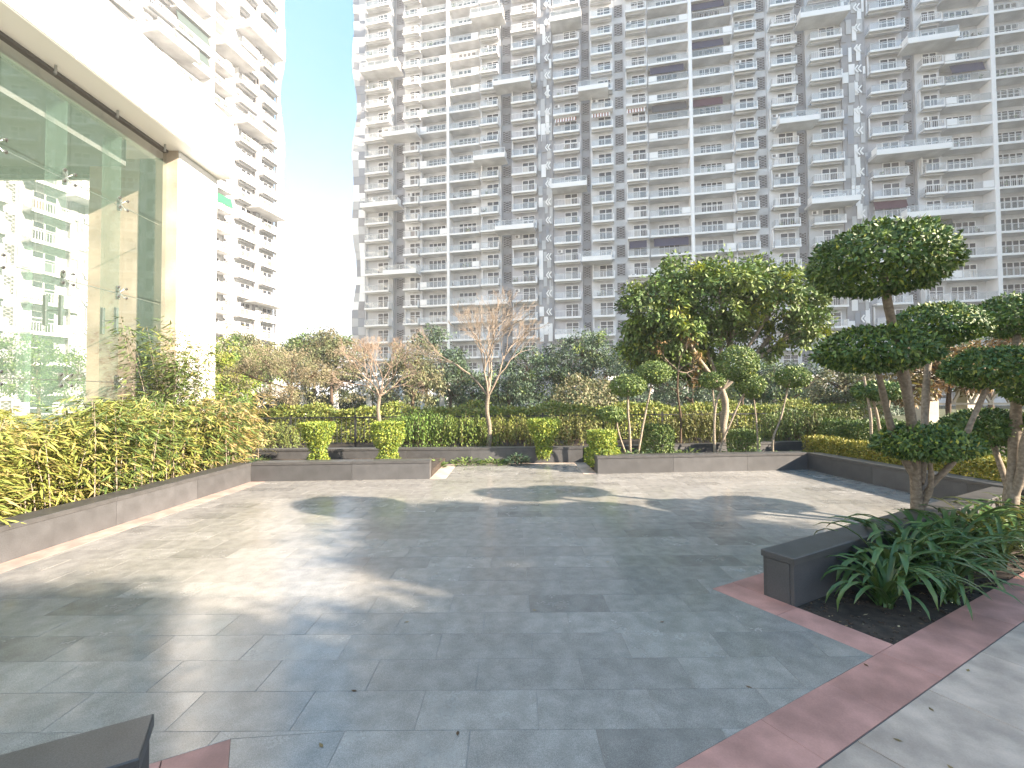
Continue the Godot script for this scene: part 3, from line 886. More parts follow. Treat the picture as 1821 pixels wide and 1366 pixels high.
# ---------------------------------------------------------------- glass clubhouse
func clubhouse() -> void:
	var o := thing("clubhouse", "white flat-roofed clubhouse with a tall point-fixed glass front", "building", Vector3(-8.27, 0, -11.0))
	var mb := MB.new()
	# local origin on the glass line at its far end; x into the terrace, z towards the viewer
	mb.use(M.white2)
	mb.cbox(-9.8, 7.56, -1.46, 0.66, 9.15, 14.5, 0.02)
	put("roof", mb.mesh(), o)
	# cladding of the roof edge and the pillar, in panels with open joints
	var zc := -1.45
	while zc < 14.2:
		for k in 2:
			var f := MB.new(); f.use(M.white2)
			f.box(0.66, 7.575 + 0.79 * k, zc + 0.006, 0.685, 8.353 + 0.775 * k, minf(zc + 1.494, 14.49))
			put("fascia_panel", f.mesh(), o)
		zc += 1.5
	for k in 4:
		var f := MB.new(); f.use(M.white2)
		f.box(0.27, 0.1 + 1.86 * k, -1.415, 0.29, 1.95 + 1.86 * k, -0.012)
		put("cladding_panel", f.mesh(), o)
	mb = MB.new(); mb.use(M.jali)
	mb.box(-0.08, 7.50, -0.1, 0.04, 7.56, 14.4)
	put("head_channel", mb.mesh(), o)
	mb = MB.new(); mb.use(M.white2)
	mb.box(-0.10, -0.1, -1.42, 0.27, 7.56, -0.0)
	mb.use(M.beigewall)
	mb.box(-0.09, -0.1, 0.0, 0.265, 7.555, 0.03)
	put("pillar", mb.mesh(), o)
	# end wall with a tall opening, far side of the room
	mb = MB.new(); mb.use(M.beigewall)
	mb.box(-2.2, -0.1, -0.62, -0.95, 7.56, -0.35)
	mb.use(M.interior)
	mb.box(-0.95, -0.1, -0.62, -0.1, 7.56, -0.34)
	mb.box(-9.8, 7.2, -0.62, -2.2, 7.56, -0.35); mb.box(-9.8, -0.1, -0.62, -9.5, 7.2, -0.35)
	put("end_wall", mb.mesh(), o)
	mb = MB.new(); mb.use(M.interior)
	mb.box(-9.8, -0.1, -0.3, -9.55, 7.56, 14.4); mb.box(-9.5, -0.1, 14.2, 0.0, 7.56, 14.4)
	put("back_wall", mb.mesh(), o)
	mb = MB.new(); mb.use(M.interior)
	mb.box(-9.5, 6.9, 0.6, -0.5, 7.5, 14.2)
	put("ceiling", mb.mesh(), o)
	mb = MB.new(); mb.use(M.beige[0])
	mb.box(-9.5, -0.1, -0.3, 0.1, 0.12, 14.2)
	put("floor", mb.mesh(), o)
	mb = MB.new(); mb.use(M.white2)
	mb.cbox(0.12, -0.05, -1.4, 0.42, 0.42, 14.3, 0.01)
	put("plinth", mb.mesh(), o)
	var rows := [0.12, 1.95, 3.85, 5.75, 7.46]
	var zs := []
	var z := 0.04
	while z < 13.5:
		zs.append(z); z += 1.2
	for k in zs.size() - 1:
		for j in 4:
			var g := MB.new(); g.use(M.pane)
			g.box(-0.006, rows[j] + 0.006, zs[k] + 0.006, 0.006, rows[j + 1] - 0.006, zs[k + 1] - 0.006)
			put("glass_panel", g.mesh(), o)
	for k in range(1, zs.size()):
		var f := MB.new(); f.use(M.fin)
		f.box(-0.46, 0.12, zs[k] - 0.008, -0.07, 7.2, zs[k] + 0.008)
		put("glass_fin", f.mesh(), o)
		for j in range(1, 4):
			var s := MB.new(); s.use(M.steel)
			for a in [-1, 1]:
				for b in [-1, 1]:
					s.tube([Vector3(-0.06, 0, 0), Vector3(-0.035, b * 0.09, a * 0.09), Vector3(0.0, b * 0.1, a * 0.1)], [0.014, 0.011, 0.010], 6)
					s.tube([Vector3(0.0, b * 0.1, a * 0.1), Vector3(0.022, b * 0.1, a * 0.1)], [0.028, 0.028], 8)
			s.box(-0.12, -0.14, -0.02, -0.05, 0.14, 0.02)
			put("spider_fitting", s.mesh(), o, Vector3(0, rows[j], zs[k]))
			var p := MB.new(); p.use(M.steel)
			for a in [-0.43, -0.14]:
				p.box(a, -0.28, -0.03, a + 0.05, 0.28, 0.03)
			p.box(-0.38, -0.01, -0.012, -0.14, 0.01, 0.012)
			if j == 2: put("splice_plate", p.mesh(), o, Vector3(0, rows[j] - 0.6, zs[k]))
	for j in range(1, 4):
		var c := MB.new(); c.use(M.steel)
		c.tube([Vector3(-0.15, rows[j], 0.02), Vector3(-0.15, rows[j], 13.0)], [0.008, 0.008], 6)
		put("tie_rod", c.mesh(), o)
	# glazing of the end opening
	for k in 5:
		var g := MB.new(); g.use(M.pane)
		g.box(-3.66 - 1.46 * k + 0.02, 0.12, -0.5, -2.2 - 1.46 * k - 0.02, 7.2, -0.485)
		put("glass_panel", g.mesh(), o)
		if k > 0:
			var f := MB.new(); f.use(M.fin)
			f.box(-2.208 - 1.46 * k, 0.12, -0.44, -2.192 - 1.46 * k, 7.2, -0.1)
			put("glass_fin", f.mesh(), o)
	# ceiling spotlights in the soffit
	for k in 4:
		var s := MB.new(); s.use(M.steel)
		s.tube([Vector3(0, 0, 0), Vector3(0, -0.12, 0), Vector3(0, -0.16, 0.02)], [0.022, 0.022, 0.03], 8)
		put("spotlight", s.mesh(), o, Vector3(0.16, 7.555, 0.3 + k * 1.3))

func garden_structures() -> void:
	# iron railing behind the back wall
	var fa := Vector3(-8.2, 0.15, -13.2); var fb := Vector3(9.5, 0.15, -14.4)
	var o := thing("iron_railing", "dark iron railing with thin balusters in front of the creeper hedge", "railing", fa)
	var d := fb - fa
	var mb := MB.new(); mb.use(M.iron)
	mb.beam(Vector3(0, 0.86, 0), d + Vector3(0, 0.86, 0), 0.04, 0.035)
	put("top_rail", mb.mesh(), o)
	mb = MB.new(); mb.use(M.iron)
	mb.beam(Vector3(0, 0.12, 0), d + Vector3(0, 0.12, 0), 0.03, 0.03)
	put("bottom_rail", mb.mesh(), o)
	var bal := MB.new(); bal.use(M.iron)
	bal.tube([Vector3(0, 0.1, 0), Vector3(0, 0.86, 0)], [0.009, 0.009], 5)
	var balm := bal.mesh()
	var post := MB.new(); post.use(M.iron)
	post.box(-0.025, 0, -0.025, 0.025, 0.94, 0.025)
	var postm := post.mesh()
	var n := int(d.length() / 0.13)
	for k in n + 1:
		var p := d * (float(k) / n)
		if k % 14 == 0: put("post", postm, o, p)
		else: put("baluster", balm, o, p)
	# white pergola among the trees
	var pg := thing("white_pergola", "white garden pergola with posts and flat beams half hidden by trees", "pergola", Vector3(-14.0, 0, -31.0))
	var wood: Material = M.white2
	var xs := [0.0, 2.2, 4.4, 6.6, 8.0, 9.3]
	for x in xs:
		for zz in [0.0, -3.0]:
			mb = MB.new(); mb.use(wood)
			mb.cbox(x - 0.14, -0.06, zz - 0.14, x + 0.14, 2.75, zz + 0.14, 0.01)
			put("post", mb.mesh(), pg)
	for zz in [0.0, -3.0]:
		mb = MB.new(); mb.use(wood)
		mb.cbox(-0.6, 2.76, zz - 0.1, 9.9, 3.02, zz + 0.1, 0.01)
		put("beam", mb.mesh(), pg)
	for k in 12:
		mb = MB.new(); mb.use(wood)
		mb.cbox(-0.3 + k * 0.87, 3.03, -3.7, -0.2 + k * 0.87, 3.2, 0.7, 0.01)
		put("rafter", mb.mesh(), pg)
	# beige pavilion with a lattice frieze
	var pv := thing("lattice_pavilion", "beige garden pavilion with a zigzag lattice frieze behind the dark topiary", "pavilion", at(1645, 705, 14.5) * Vector3(1, 0, 1))
	for p in [[0.0, 0.0], [3.2, 0.5], [0.3, -2.6], [3.4, -2.1]]:
		mb = MB.new(); mb.use(M.cream)
		mb.cbox(p[0] - 0.22, -0.06, p[1] - 0.22, p[0] + 0.22, 1.78, p[1] + 0.22, 0.01)
		put("pillar", mb.mesh(), pv)
	mb = MB.new(); mb.use(M.cream)
	mb.beam(Vector3(-0.3, 1.84, 0), Vector3(3.5, 1.84, 0.55), 0.3, 0.11)
	put("beam", mb.mesh(), pv)
	mb = MB.new(); mb.use(M.cream)
	mb.beam(Vector3(0.22, 1.27, 0.03), Vector3(2.98, 1.27, 0.46), 0.08, 0.06)
	put("beam", mb.mesh(), pv)
	for k in 11:
		mb = MB.new(); mb.use(M.cream)
		var xa := 0.26 + k * 0.25; var xb := xa + 0.25
		mb.beam(Vector3(xa, 1.3 if k % 2 == 0 else 1.78, xa * 0.156), Vector3(xb, 1.78 if k % 2 == 0 else 1.3, xb * 0.156), 0.06, 0.06)
		put("lattice_bar", mb.mesh(), pv)
	mb = MB.new(); mb.use(M.cream)
	mb.q(Vector3(-0.5, 1.92, 0.35), Vector3(3.6, 1.92, 1.0), Vector3(3.2, 2.5, -1.0), Vector3(0.4, 2.5, -1.4))
	mb.box(-0.4, 1.9, -2.9, 3.7, 1.97, -0.2)
	put("roof", mb.mesh(), pv)
	# white entrance canopy at the foot of the tower, seen between the trunks
	var pc := thing("entrance_porch", "white porch with slim columns at the foot of the tower, seen between tree trunks", "porch", Vector3(9.0, 0, -40.0))
	for k in 7:
		mb = MB.new(); mb.use(M.white2)
		mb.box(k * 3.0 - 0.2, -0.06, -0.2, k * 3.0 + 0.2, 2.9, 0.2)
		put("column", mb.mesh(), pc)
	mb = MB.new(); mb.use(M.white2)
	mb.box(-0.8, 2.9, -4.0, 18.8, 3.3, 0.6)
	put("canopy", mb.mesh(), pc)
	mb = MB.new(); mb.use(M.gray)
	mb.box(-0.5, -0.06, -4.3, 18.5, 2.9, -4.0)
	put("back_wall", mb.mesh(), pc)

# ---------------------------------------------------------------- plants
func rdir(r: RandomNumberGenerator) -> Vector3:
	var z := r.randf_range(-1.0, 1.0)
	var a := r.randf() * TAU
	var k := sqrt(1.0 - z * z)
	return Vector3(k * cos(a), z, k * sin(a))
func tint(r: RandomNumberGenerator, pal: Array) -> Color:
	var c: Color = pal[r.randi() % pal.size()]
	var f := r.randf_range(0.7, 1.3)
	return Color(c.r * f, c.g * f, c.b * f)

const DARK := [Color(0.056, 0.106, 0.031), Color(0.069, 0.125, 0.037), Color(0.075, 0.138, 0.035), Color(0.125, 0.188, 0.037)]
const MID := [Color(0.091, 0.150, 0.039), Color(0.117, 0.182, 0.046), Color(0.156, 0.208, 0.052), Color(0.078, 0.130, 0.039)]
const LIME := [Color(0.156, 0.228, 0.030), Color(0.216, 0.276, 0.036), Color(0.108, 0.180, 0.036), Color(0.288, 0.312, 0.048)]
const DUSTY := [Color(0.144, 0.156, 0.072), Color(0.180, 0.180, 0.096), Color(0.108, 0.132, 0.060), Color(0.204, 0.180, 0.108)]
const BLUISH := [Color(0.048, 0.090, 0.054), Color(0.066, 0.108, 0.066), Color(0.084, 0.132, 0.072)]
const GOLD := [Color(0.22, 0.21, 0.03), Color(0.28, 0.25, 0.04), Color(0.14, 0.17, 0.03)]
const BROWN := [Color(0.24, 0.14, 0.06), Color(0.30, 0.19, 0.08), Color(0.20, 0.13, 0.05), Color(0.16, 0.14, 0.05)]
const BAMBOO := [Color(0.27, 0.29, 0.07), Color(0.35, 0.33, 0.09), Color(0.19, 0.24, 0.06), Color(0.38, 0.31, 0.12), Color(0.23, 0.27, 0.06)]
const BAMBOO_DRY := [Color(0.40, 0.30, 0.13), Color(0.46, 0.36, 0.18), Color(0.34, 0.28, 0.09), Color(0.25, 0.25, 0.07)]
const BAMBOO_GREEN := [Color(0.10, 0.16, 0.045), Color(0.14, 0.19, 0.05), Color(0.08, 0.13, 0.04)]

func ball(s: Surf, c: Vector3, rx: float, up: float, down: float, n: int, ln: float, r: RandomNumberGenerator, pal: Array, toppal: Array = [], flat := 1.0) -> void:
	# a clipped, mushroom-shaped head: leaves over its skin, denser ones below to close it
	var ph := r.randf() * 9.0
	for k in n:
		var d := rdir(r)
		var wob := 1.0 + 0.045 * sin(d.x * 7.0 + ph) * cos(d.z * 6.0 + ph) + 0.03 * sin(d.y * 11.0 + d.x * 5.0)
		var deep := r.randf()
		var f := wob * (1.0 - deep * deep * 0.22) * r.randf_range(0.97, 1.035)
		var sh := Vector3(d.x * rx, d.y * (up if d.y > 0.0 else down), d.z * rx * flat)
		var nn := Vector3(d.x / rx, d.y / (up if d.y > 0.0 else down), d.z / rx).normalized()
		var dir := (nn * 0.55 + rdir(r) * 0.75 + Vector3(0, -0.18, 0)).normalized()
		var l := ln * r.randf_range(0.7, 1.25)
		var cl := tint(r, toppal if not toppal.is_empty() and r.randf() < 0.09 else pal)
		s.leaf(c + sh * f, dir, nn + rdir(r) * 0.5, l, l * 0.52, cl)

func stem(mb: MB, pts: Array, r0: float, r1: float, sides := 8) -> void:
	# smooth the joints of a stem
	var cur := Curve3D.new()
	for k in pts.size():
		var a: Vector3 = pts[maxi(k - 1, 0)]; var b: Vector3 = pts[mini(k + 1, pts.size() - 1)]
		var tg: Vector3 = (b - a) * 0.17
		cur.add_point(pts[k], -tg, tg)
	var n := pts.size() * 4
	var P := []; var R := []
	for k in n + 1:
		var f := float(k) / n
		P.append(cur.sample_baked(f * cur.get_baked_length(), true))
		R.append(lerpf(r0, r1, f) * (1.0 + 0.08 * sin(f * 23.0 + r0 * 300.0)))
	mb.tube(P, R, sides)

func topiary_tree(called: String, label: String, group: String, base: Vector3, stems: Array, balls: Array, ln: float, dense: float, pal: Array, toppal: Array, sd: int, bark: Material) -> Node3D:
	var r := RandomNumberGenerator.new()
	r.seed = sd
	var o := thing(called, label, "topiary", base, 0.0, group)
	for st in stems:
		var pts := []
		for p in st[0]:
			pts.append((p if p is Vector3 else at(p[0], p[1], p[2])) - base)
		var mb := MB.new(); mb.use(bark)
		stem(mb, pts, st[1], st[2])
		put("trunk" if st[1] > 0.05 else "stem", mb.mesh(), o)
	for b in balls:
		var c := at(b[0], b[1], b[2])
		var mb := MB.new()
		var s := mb.use(M.gloss)
		var rx: float = b[3]
		var n := int(dense * (rx * rx * 4.0 + rx * (b[4] + b[5]) * 4.0) / (ln * ln))
		ball(s, Vector3.ZERO, rx, b[4], b[5], n, ln, r, pal, toppal)
		put("crown", mb.mesh(), o, c - base)
	return o

func topiary() -> void:
	var b1 := Vector3(4.33, -0.02, -4.97)
	topiary_tree("cloud_topiary", "big cloud-pruned tree with five dark leaf pads on pale stems among the lilies", "", b1, [
		[[b1, [1630, 880, 4.95], [1626, 820, 4.9], [1621, 750, 4.8], [1606, 660, 4.65], [1580, 545, 4.45], [1570, 480, 4.35]], 0.062, 0.034],
		[[[1628, 850, 4.93], [1600, 800, 4.9], [1586, 765, 4.92], [1568, 690, 4.75], [1558, 640, 4.5]], 0.038, 0.028],
		[[[1634, 860, 4.95], [1644, 800, 5.1], [1645, 740, 5.3], [1650, 650, 5.45], [1660, 590, 5.5]], 0.044, 0.034],
		[[[1640, 885, 4.93], [1668, 850, 4.9], [1700, 815, 4.85], [1730, 745, 4.85], [1752, 695, 4.9], [1765, 660, 4.9]], 0.03, 0.024],
		[[[1640, 905, 4.93], [1655, 870, 4.85], [1654, 825, 4.8], [1648, 795, 4.8]], 0.026, 0.022]],
		[[1566, 470, 4.35, 0.57, 0.36, 0.27], [1555, 628, 4.45, 0.48, 0.25, 0.16], [1665, 582, 5.5, 0.46, 0.27, 0.20], [1772, 660, 4.9, 0.43, 0.25, 0.16], [1645, 792, 4.8, 0.43, 0.20, 0.13]],
		0.052, 9.5, DARK, LIME, 11, M.bark)
	var b2 := Vector3(5.61, -0.02, -5.26)
	topiary_tree("cloud_topiary", "second cloud-pruned tree with a forked pale trunk beyond the lilies", "", b2, [
		[[b2, [1797, 900, 5.25], [1803, 840, 5.3], [1806, 760, 5.4], [1808, 650, 5.5], [1808, 570, 5.6]], 0.075, 0.04],
		[[[1798, 890, 5.25], [1815, 850, 5.2], [1822, 790, 5.2], [1845, 700, 5.2]], 0.05, 0.035],
		[[[1797, 880, 5.27], [1780, 830, 5.5], [1760, 770, 5.8]], 0.035, 0.028]],
		[[1808, 566, 5.6, 0.42, 0.28, 0.20], [1760, 762, 5.8, 0.48, 0.23, 0.18], [1880, 690, 5.2, 0.45, 0.26, 0.2]], 0.052, 9.0, DARK, DARK, 12, M.bark)
	var b3 := at(1572, 770, 9.6); b3.y = 0.12
	topiary_tree("cloud_topiary", "thin staked topiary with one small dark pad behind the golden hedge", "", b3, [
		[[b3, [1560, 740, 9.6], [1548, 700, 9.6]], 0.035, 0.025], [[b3 + Vector3(-0.35, 0, 0.1), [1548, 740, 9.5], [1536, 670, 9.5]], 0.03, 0.025], [[b3 + Vector3(0.25, 0, 0.1), [1580, 735, 9.7], [1588, 690, 9.7]], 0.03, 0.022]],
		[[1562, 696, 9.6, 0.46, 0.20, 0.16]], 0.07, 9.0, DARK, DARK, 13, M.palebark)
	# two groups of little ball-topped trees in the bed behind the front wall
	var g1 := at(1121, 800, 10.6); g1.y = 0.1
	topiary_tree("ball_topped_tree", "slim three-stemmed tree with three clipped leaf balls beside the two-tier shrub", "small ball-topped trees", g1, [
		[[g1, [1120, 770, 10.6], [1117, 735, 10.6], [1117, 695, 10.6]], 0.03, 0.022], [[g1 + Vector3(-0.05, 0, 0.03), [1105, 785, 10.6], [1098, 760, 10.6], [1097, 742, 10.5]], 0.022, 0.018], [[g1 + Vector3(0.15, 0, 0), [1142, 765, 10.7], [1152, 715, 10.8], [1161, 670, 10.8]], 0.026, 0.02]],
		[[1117, 687, 10.6, 0.39, 0.26, 0.21], [1163, 664, 10.8, 0.39, 0.27, 0.22], [1088, 737, 10.5, 0.29, 0.17, 0.15]], 0.055, 8.0, MID, LIME, 21, M.palebark)
	var g2 := at(1272, 805, 10.5); g2.y = 0.1
	topiary_tree("ball_topped_tree", "tall crooked tree with clipped leaf balls under the big spreading tree", "small ball-topped trees", g2, [
		[[g2, [1270, 770, 10.5], [1273, 720, 10.5], [1285, 690, 10.6], [1300, 655, 10.6]], 0.03, 0.022], [[g2 + Vector3(0.02, 0.0, 0.03), [1285, 785, 10.5], [1298, 755, 10.5], [1318, 710, 10.5], [1330, 690, 10.5]], 0.022, 0.018], [[[1271, 735, 10.5], [1268, 700, 10.5], [1266, 680, 10.5]], 0.02, 0.016]],
		[[1312, 648, 10.6, 0.44, 0.42, 0.36], [1266, 676, 10.5, 0.28, 0.18, 0.16], [1335, 685, 10.5, 0.31, 0.22, 0.19]], 0.055, 8.0, MID, LIME, 22, M.palebark)
	var g3 := at(1375, 800, 10.6); g3.y = 0.1
	topiary_tree("ball_topped_tree", "leaning thin tree with a single pale green leaf ball", "small ball-topped trees", g3, [
		[[g3, [1375, 780, 10.6], [1388, 745, 10.7], [1400, 695, 10.7], [1405, 675, 10.7]], 0.024, 0.018]],
		[[1411, 672, 10.7, 0.36, 0.25, 0.2]], 0.055, 8.0, MID, LIME, 23, M.palebark)
	var g4 := at(1348, 800, 10.7); g4.y = 0.1
	topiary_tree("ball_topped_tree", "straight thin stem with a small leaf tuft next to the leaning tree", "small ball-topped trees", g4, [
		[[g4, [1346, 760, 10.7], [1340, 705, 10.7]], 0.02, 0.015]],
		[[1338, 700, 10.8, 0.18, 0.12, 0.1]], 0.055, 8.0, MID, LIME, 24, M.palebark)
	# clipped shrubs
	clipped("goblet_shrub", "lime green goblet-clipped shrub standing near the bamboo", "goblet-clipped shrubs", at(566, 815, 10.1), [[0.0, 0.16], [0.12, 0.24], [0.3, 0.14], [0.45, 0.2], [0.85, 0.36], [0.93, 0.34], [0.95, 0.0]], LIME, 31)
	clipped("goblet_shrub", "lime green goblet-clipped shrub by the thin bare trunk", "goblet-clipped shrubs", at(690, 815, 10.2), [[0.0, 0.14], [0.12, 0.26], [0.3, 0.18], [0.5, 0.27], [0.62, 0.34], [0.92, 0.33], [0.96, 0.0]], LIME, 32)
	clipped("goblet_shrub", "bright goblet-clipped shrub at the end of the paved path", "goblet-clipped shrubs", gp(965, 820) * Vector3(1, 0, 0.97), [[0.0, 0.12], [0.15, 0.18], [0.35, 0.18], [0.55, 0.28], [0.85, 0.40], [0.93, 0.36], [0.95, 0.0]], LIME, 33)
	clipped("tiered_shrub", "two-tier clipped shrub with flat yellow-green tops by the wall end", "", at(1071, 815, 10.0) , [[0.0, 0.3], [0.1, 0.37], [0.34, 0.37], [0.38, 0.2], [0.44, 0.3], [0.72, 0.31], [0.75, 0.0]], LIME, 34)
	clipped("barrel_shrub", "rounded dark green clipped shrub between the little trees", "", at(1170, 800, 11.2), [[0.0, 0.28], [0.15, 0.36], [0.6, 0.39], [0.76, 0.3], [0.8, 0.0]], MID, 35)
	clipped("barrel_shrub", "low rounded clipped shrub under the crooked tree", "", at(1322, 800, 11.2), [[0.0, 0.28], [0.15, 0.33], [0.5, 0.36], [0.62, 0.28], [0.66, 0.0]], MID, 36)
	clipped("tiered_shrub", "small layered clipped shrub in front of the weeping bushes", "", at(1490, 800, 11.6), [[0.0, 0.45], [0.28, 0.5], [0.34, 0.2], [0.42, 0.4], [0.62, 0.38], [0.66, 0.0]], MID, 37)

func clipped(called: String, label: String, group: String, where: Vector3, prof: Array, pal: Array, sd: int) -> void:
	where.y = 0.1
	var r := RandomNumberGenerator.new(); r.seed = sd
	var o := thing(called, label, "shrub", where, 0.0, group)
	var mb := MB.new(); mb.use(M.brownbark)
	for k in 5:
		var a := TAU * k / 5.0
		mb.tube([Vector3(0.03 * cos(a), 0, 0.03 * sin(a)), Vector3(0.09 * cos(a), 0.35, 0.09 * sin(a)), Vector3(0.15 * cos(a), 0.7 * prof[-1][0], 0.15 * sin(a))], [0.014, 0.011, 0.006], 5)
	put("stem", mb.mesh(), o)
	mb = MB.new()
	var s := mb.use(M.leaf)
	var lens := []; var tot := 0.0
	for k in prof.size() - 1:
		var a := Vector2(prof[k][1], prof[k][0]); var b := Vector2(prof[k + 1][1], prof[k + 1][0])
		var ar := a.distance_to(b) * (a.x + b.x)
		tot += ar; lens.append(tot)
	var n := int(tot * 3.14 / (0.045 * 0.045) * 5.0)
	for q in n:
		var f := r.randf() * tot
		var k := 0
		while lens[k] < f: k += 1
		var a := Vector2(prof[k][1], prof[k][0]); var b := Vector2(prof[k + 1][1], prof[k + 1][0])
		var u := r.randf()
		if b.x < 0.01: u = 1.0 - sqrt(1.0 - u * 0.999)
		var p := a.lerp(b, u)
		var nn2 := Vector2(b.y - a.y, -(b.x - a.x)).normalized()
		var an := r.randf() * TAU
		var deep := r.randf(); deep *= deep * 0.08
		var rad := maxf(0.0, p.x - nn2.x * deep) * (1.0 + 0.05 * sin(an * 3.0 + sd))
		var nn := Vector3(cos(an) * nn2.x, nn2.y, sin(an) * nn2.x).normalized()
		var dir := (nn * 0.5 + rdir(r) * 0.8 + Vector3(0, 0.1, 0)).normalized()
		var l := 0.05 * r.randf_range(0.7, 1.3)
		s.leaf(Vector3(cos(an) * rad, p.y - nn2.y * deep, sin(an) * rad), dir, nn + rdir(r) * 0.5, l, l * 0.55, tint(r, pal))
	put("foliage", mb.mesh(), o)

# ---------------------------------------------------------------- strap-leaved lilies
func strap(ln: float, w: float, rise: float, bend: float, m: Material) -> ArrayMesh:
	var mb := MB.new()
	var s := mb.use(m)
	var n := 9
	var p := Vector3.ZERO
	var an := rise
	var L := []; var C := []
	for k in n + 1:
		var f := float(k) / n
		var ww := w * (0.55 + 0.45 * sin(minf(f * 2.2, 1.57))) * (1.0 if f < 0.6 else sqrt(maxf(0.0, 1.0 - pow((f - 0.6) / 0.4, 2.0))))
		C.append(p)
		var up := Vector3(-sin(an), cos(an), 0)
		L.append([p + up * (ww * 0.22) + Vector3(0, 0, ww * 0.5), p, p + up * (ww * 0.22) - Vector3(0, 0, ww * 0.5), up])
		p += Vector3(cos(an), sin(an), 0) * (ln / n)
		an -= bend * (0.3 + 1.4 * f) / n
	for k in n + 1:
		var up: Vector3 = L[k][3]
		for j in 3:
			s.v.append(L[k][j]); s.n.append((up + Vector3(0, 0, [-0.4, 0.0, 0.4][j])).normalized()); s.c.append(Color(1, 1, 1))
	for k in n:
		for j in 2:
			var a := k * 3 + j
			s.i.append(a); s.i.append(a + 3); s.i.append(a + 4); s.i.append(a); s.i.append(a + 4); s.i.append(a + 1)
	# the winding above faces up when seen from +y; keep normals and faces on the same side
	var f0 := (s.v[4] - s.v[0]).cross(s.v[3] - s.v[0])
	if f0.dot(s.n[0]) < 0.0:
		for k in range(0, s.i.size(), 3):
			var tmp := s.i[k + 1]; s.i[k + 1] = s.i[k + 2]; s.i[k + 2] = tmp
	return mb.mesh()

func lilies() -> void:
	var r := RandomNumberGenerator.new(); r.seed = 77
	var kinds := []
	for k in 10:
		kinds.append(strap(r.randf_range(0.55, 0.85), r.randf_range(0.03, 0.048), r.randf_range(0.85, 1.4), r.randf_range(1.9, 3.1), M.lilies[k % 4]))
	var spots := [[2.62, -0.30, 24, 0.9], [2.95, -0.42, 26, 1.05], [3.35, -0.20, 24, 0.9], [3.45, -0.46, 26, 1.05], [3.9, -0.30, 24, 1.0], [4.3, -0.42, 24, 1.0], [4.4, -0.16, 20, 0.85], [4.85, -0.32, 22, 1.0], [5.3, -0.25, 22, 1.0], [5.5, -0.46, 20, 1.0], [5.9, -0.3, 22, 1.0], [6.5, -0.3, 20, 1.0], [3.1, -0.08, 16, 0.8], [3.75, -0.5, 20, 1.1], [4.65, -0.5, 20, 1.1], [5.05, -0.5, 20, 1.1], [5.0, -0.08, 16, 0.8]]
	var words := ["at the bare soil end of the bed", "pressed against the granite bench wall end", "on the red border side, first row", "before the thick pale trunk", "just past the thick pale trunk", "halfway along the lily bed", "small, leaning over the red border halfway along", "between the two pale trunks", "before the forked trunk", "behind the forked trunk at the wall", "past the forked trunk", "at the far end of the lily bed", "small, at the red border near the bare soil", "squeezed between the bench wall and the thick trunk", "against the bench wall halfway along", "against the bench wall before the forked trunk", "small, at the red border before the forked trunk"]
	for q in spots.size():
		var sp = spots[q]
		var p := tn(sp[0], sp[1])
		var o := thing("lily_clump", "strap-leaved green lily clump " + words[q], "lily", Vector3(p.x, -0.015, p.y), r.randf() * TAU, "lilies in the bed beside the bench wall")
		for k in int(sp[2] * 1.6):
			var l := put("leaf", kinds[r.randi() % 10], o, Vector3(r.randf_range(-0.05, 0.05), 0, r.randf_range(-0.05, 0.05)))
			l.rotation = Vector3(r.randf_range(-0.15, 0.15), k * 2.39996 + r.randf_range(-0.3, 0.3), r.randf_range(-0.35, 0.2))
			l.scale = Vector3.ONE * sp[3] * r.randf_range(0.75, 1.1)

# ---------------------------------------------------------------- bamboo
func bamboo_clump(label: String, group: String, where: Vector3, culms: int, spread: float, h: float, per: int, pal: Array, tops: Array, sd: int) -> void:
	var r := RandomNumberGenerator.new(); r.seed = sd
	var o := thing("bamboo", label, "bamboo", where, 0.0, group)
	var cu := MB.new(); cu.use(M.palebark)
	var mb := MB.new()
	var s := mb.use(M.leaf)
	for k in culms:
		var b := Vector3(r.randf_range(-spread, spread), 0, r.randf_range(-spread, spread))
		var hh := h * r.randf_range(0.6, 1.15)
		var lean := Vector3(r.randf_range(-0.45, 0.5), 0, r.randf_range(-0.45, 0.45)) * hh * 0.35
		var P := []; var R := []
		for j in 6:
			var f := j / 5.0
			P.append(b + Vector3(0, hh * f * (1.0 - 0.1 * f), 0) + lean * f * f); R.append(0.009 * (1.0 - 0.75 * f))
		cu.tube(P, R, 5)
		for q in per:
			var f := pow(r.randf(), 0.7) * 0.92 + 0.08
			var p: Vector3 = b + Vector3(0, hh * f * (1.0 - 0.1 * f), 0) + lean * f * f
			var an := r.randf() * TAU
			var out := Vector3(cos(an), r.randf_range(-0.1, 0.5), sin(an)) * r.randf_range(0.02, 0.28)
			p += out
			# leaves hang in small fans at the end of a twig
			for z in 3:
				var a2 := an + (z - 1) * 0.55 + r.randf_range(-0.3, 0.3)
				var dir := Vector3(cos(a2), r.randf_range(-0.75, 0.25), sin(a2)).normalized()
				var l := r.randf_range(0.11, 0.21)
				var pp: Array = tops if k % 3 == 0 else pal
				s.leaf(p, dir, Vector3(0, 1, 0) + rdir(r) * 0.6, l, l * 0.12 + 0.004, tint(r, pp))
	put("culm", cu.mesh(), o)
	put("foliage", mb.mesh(), o)

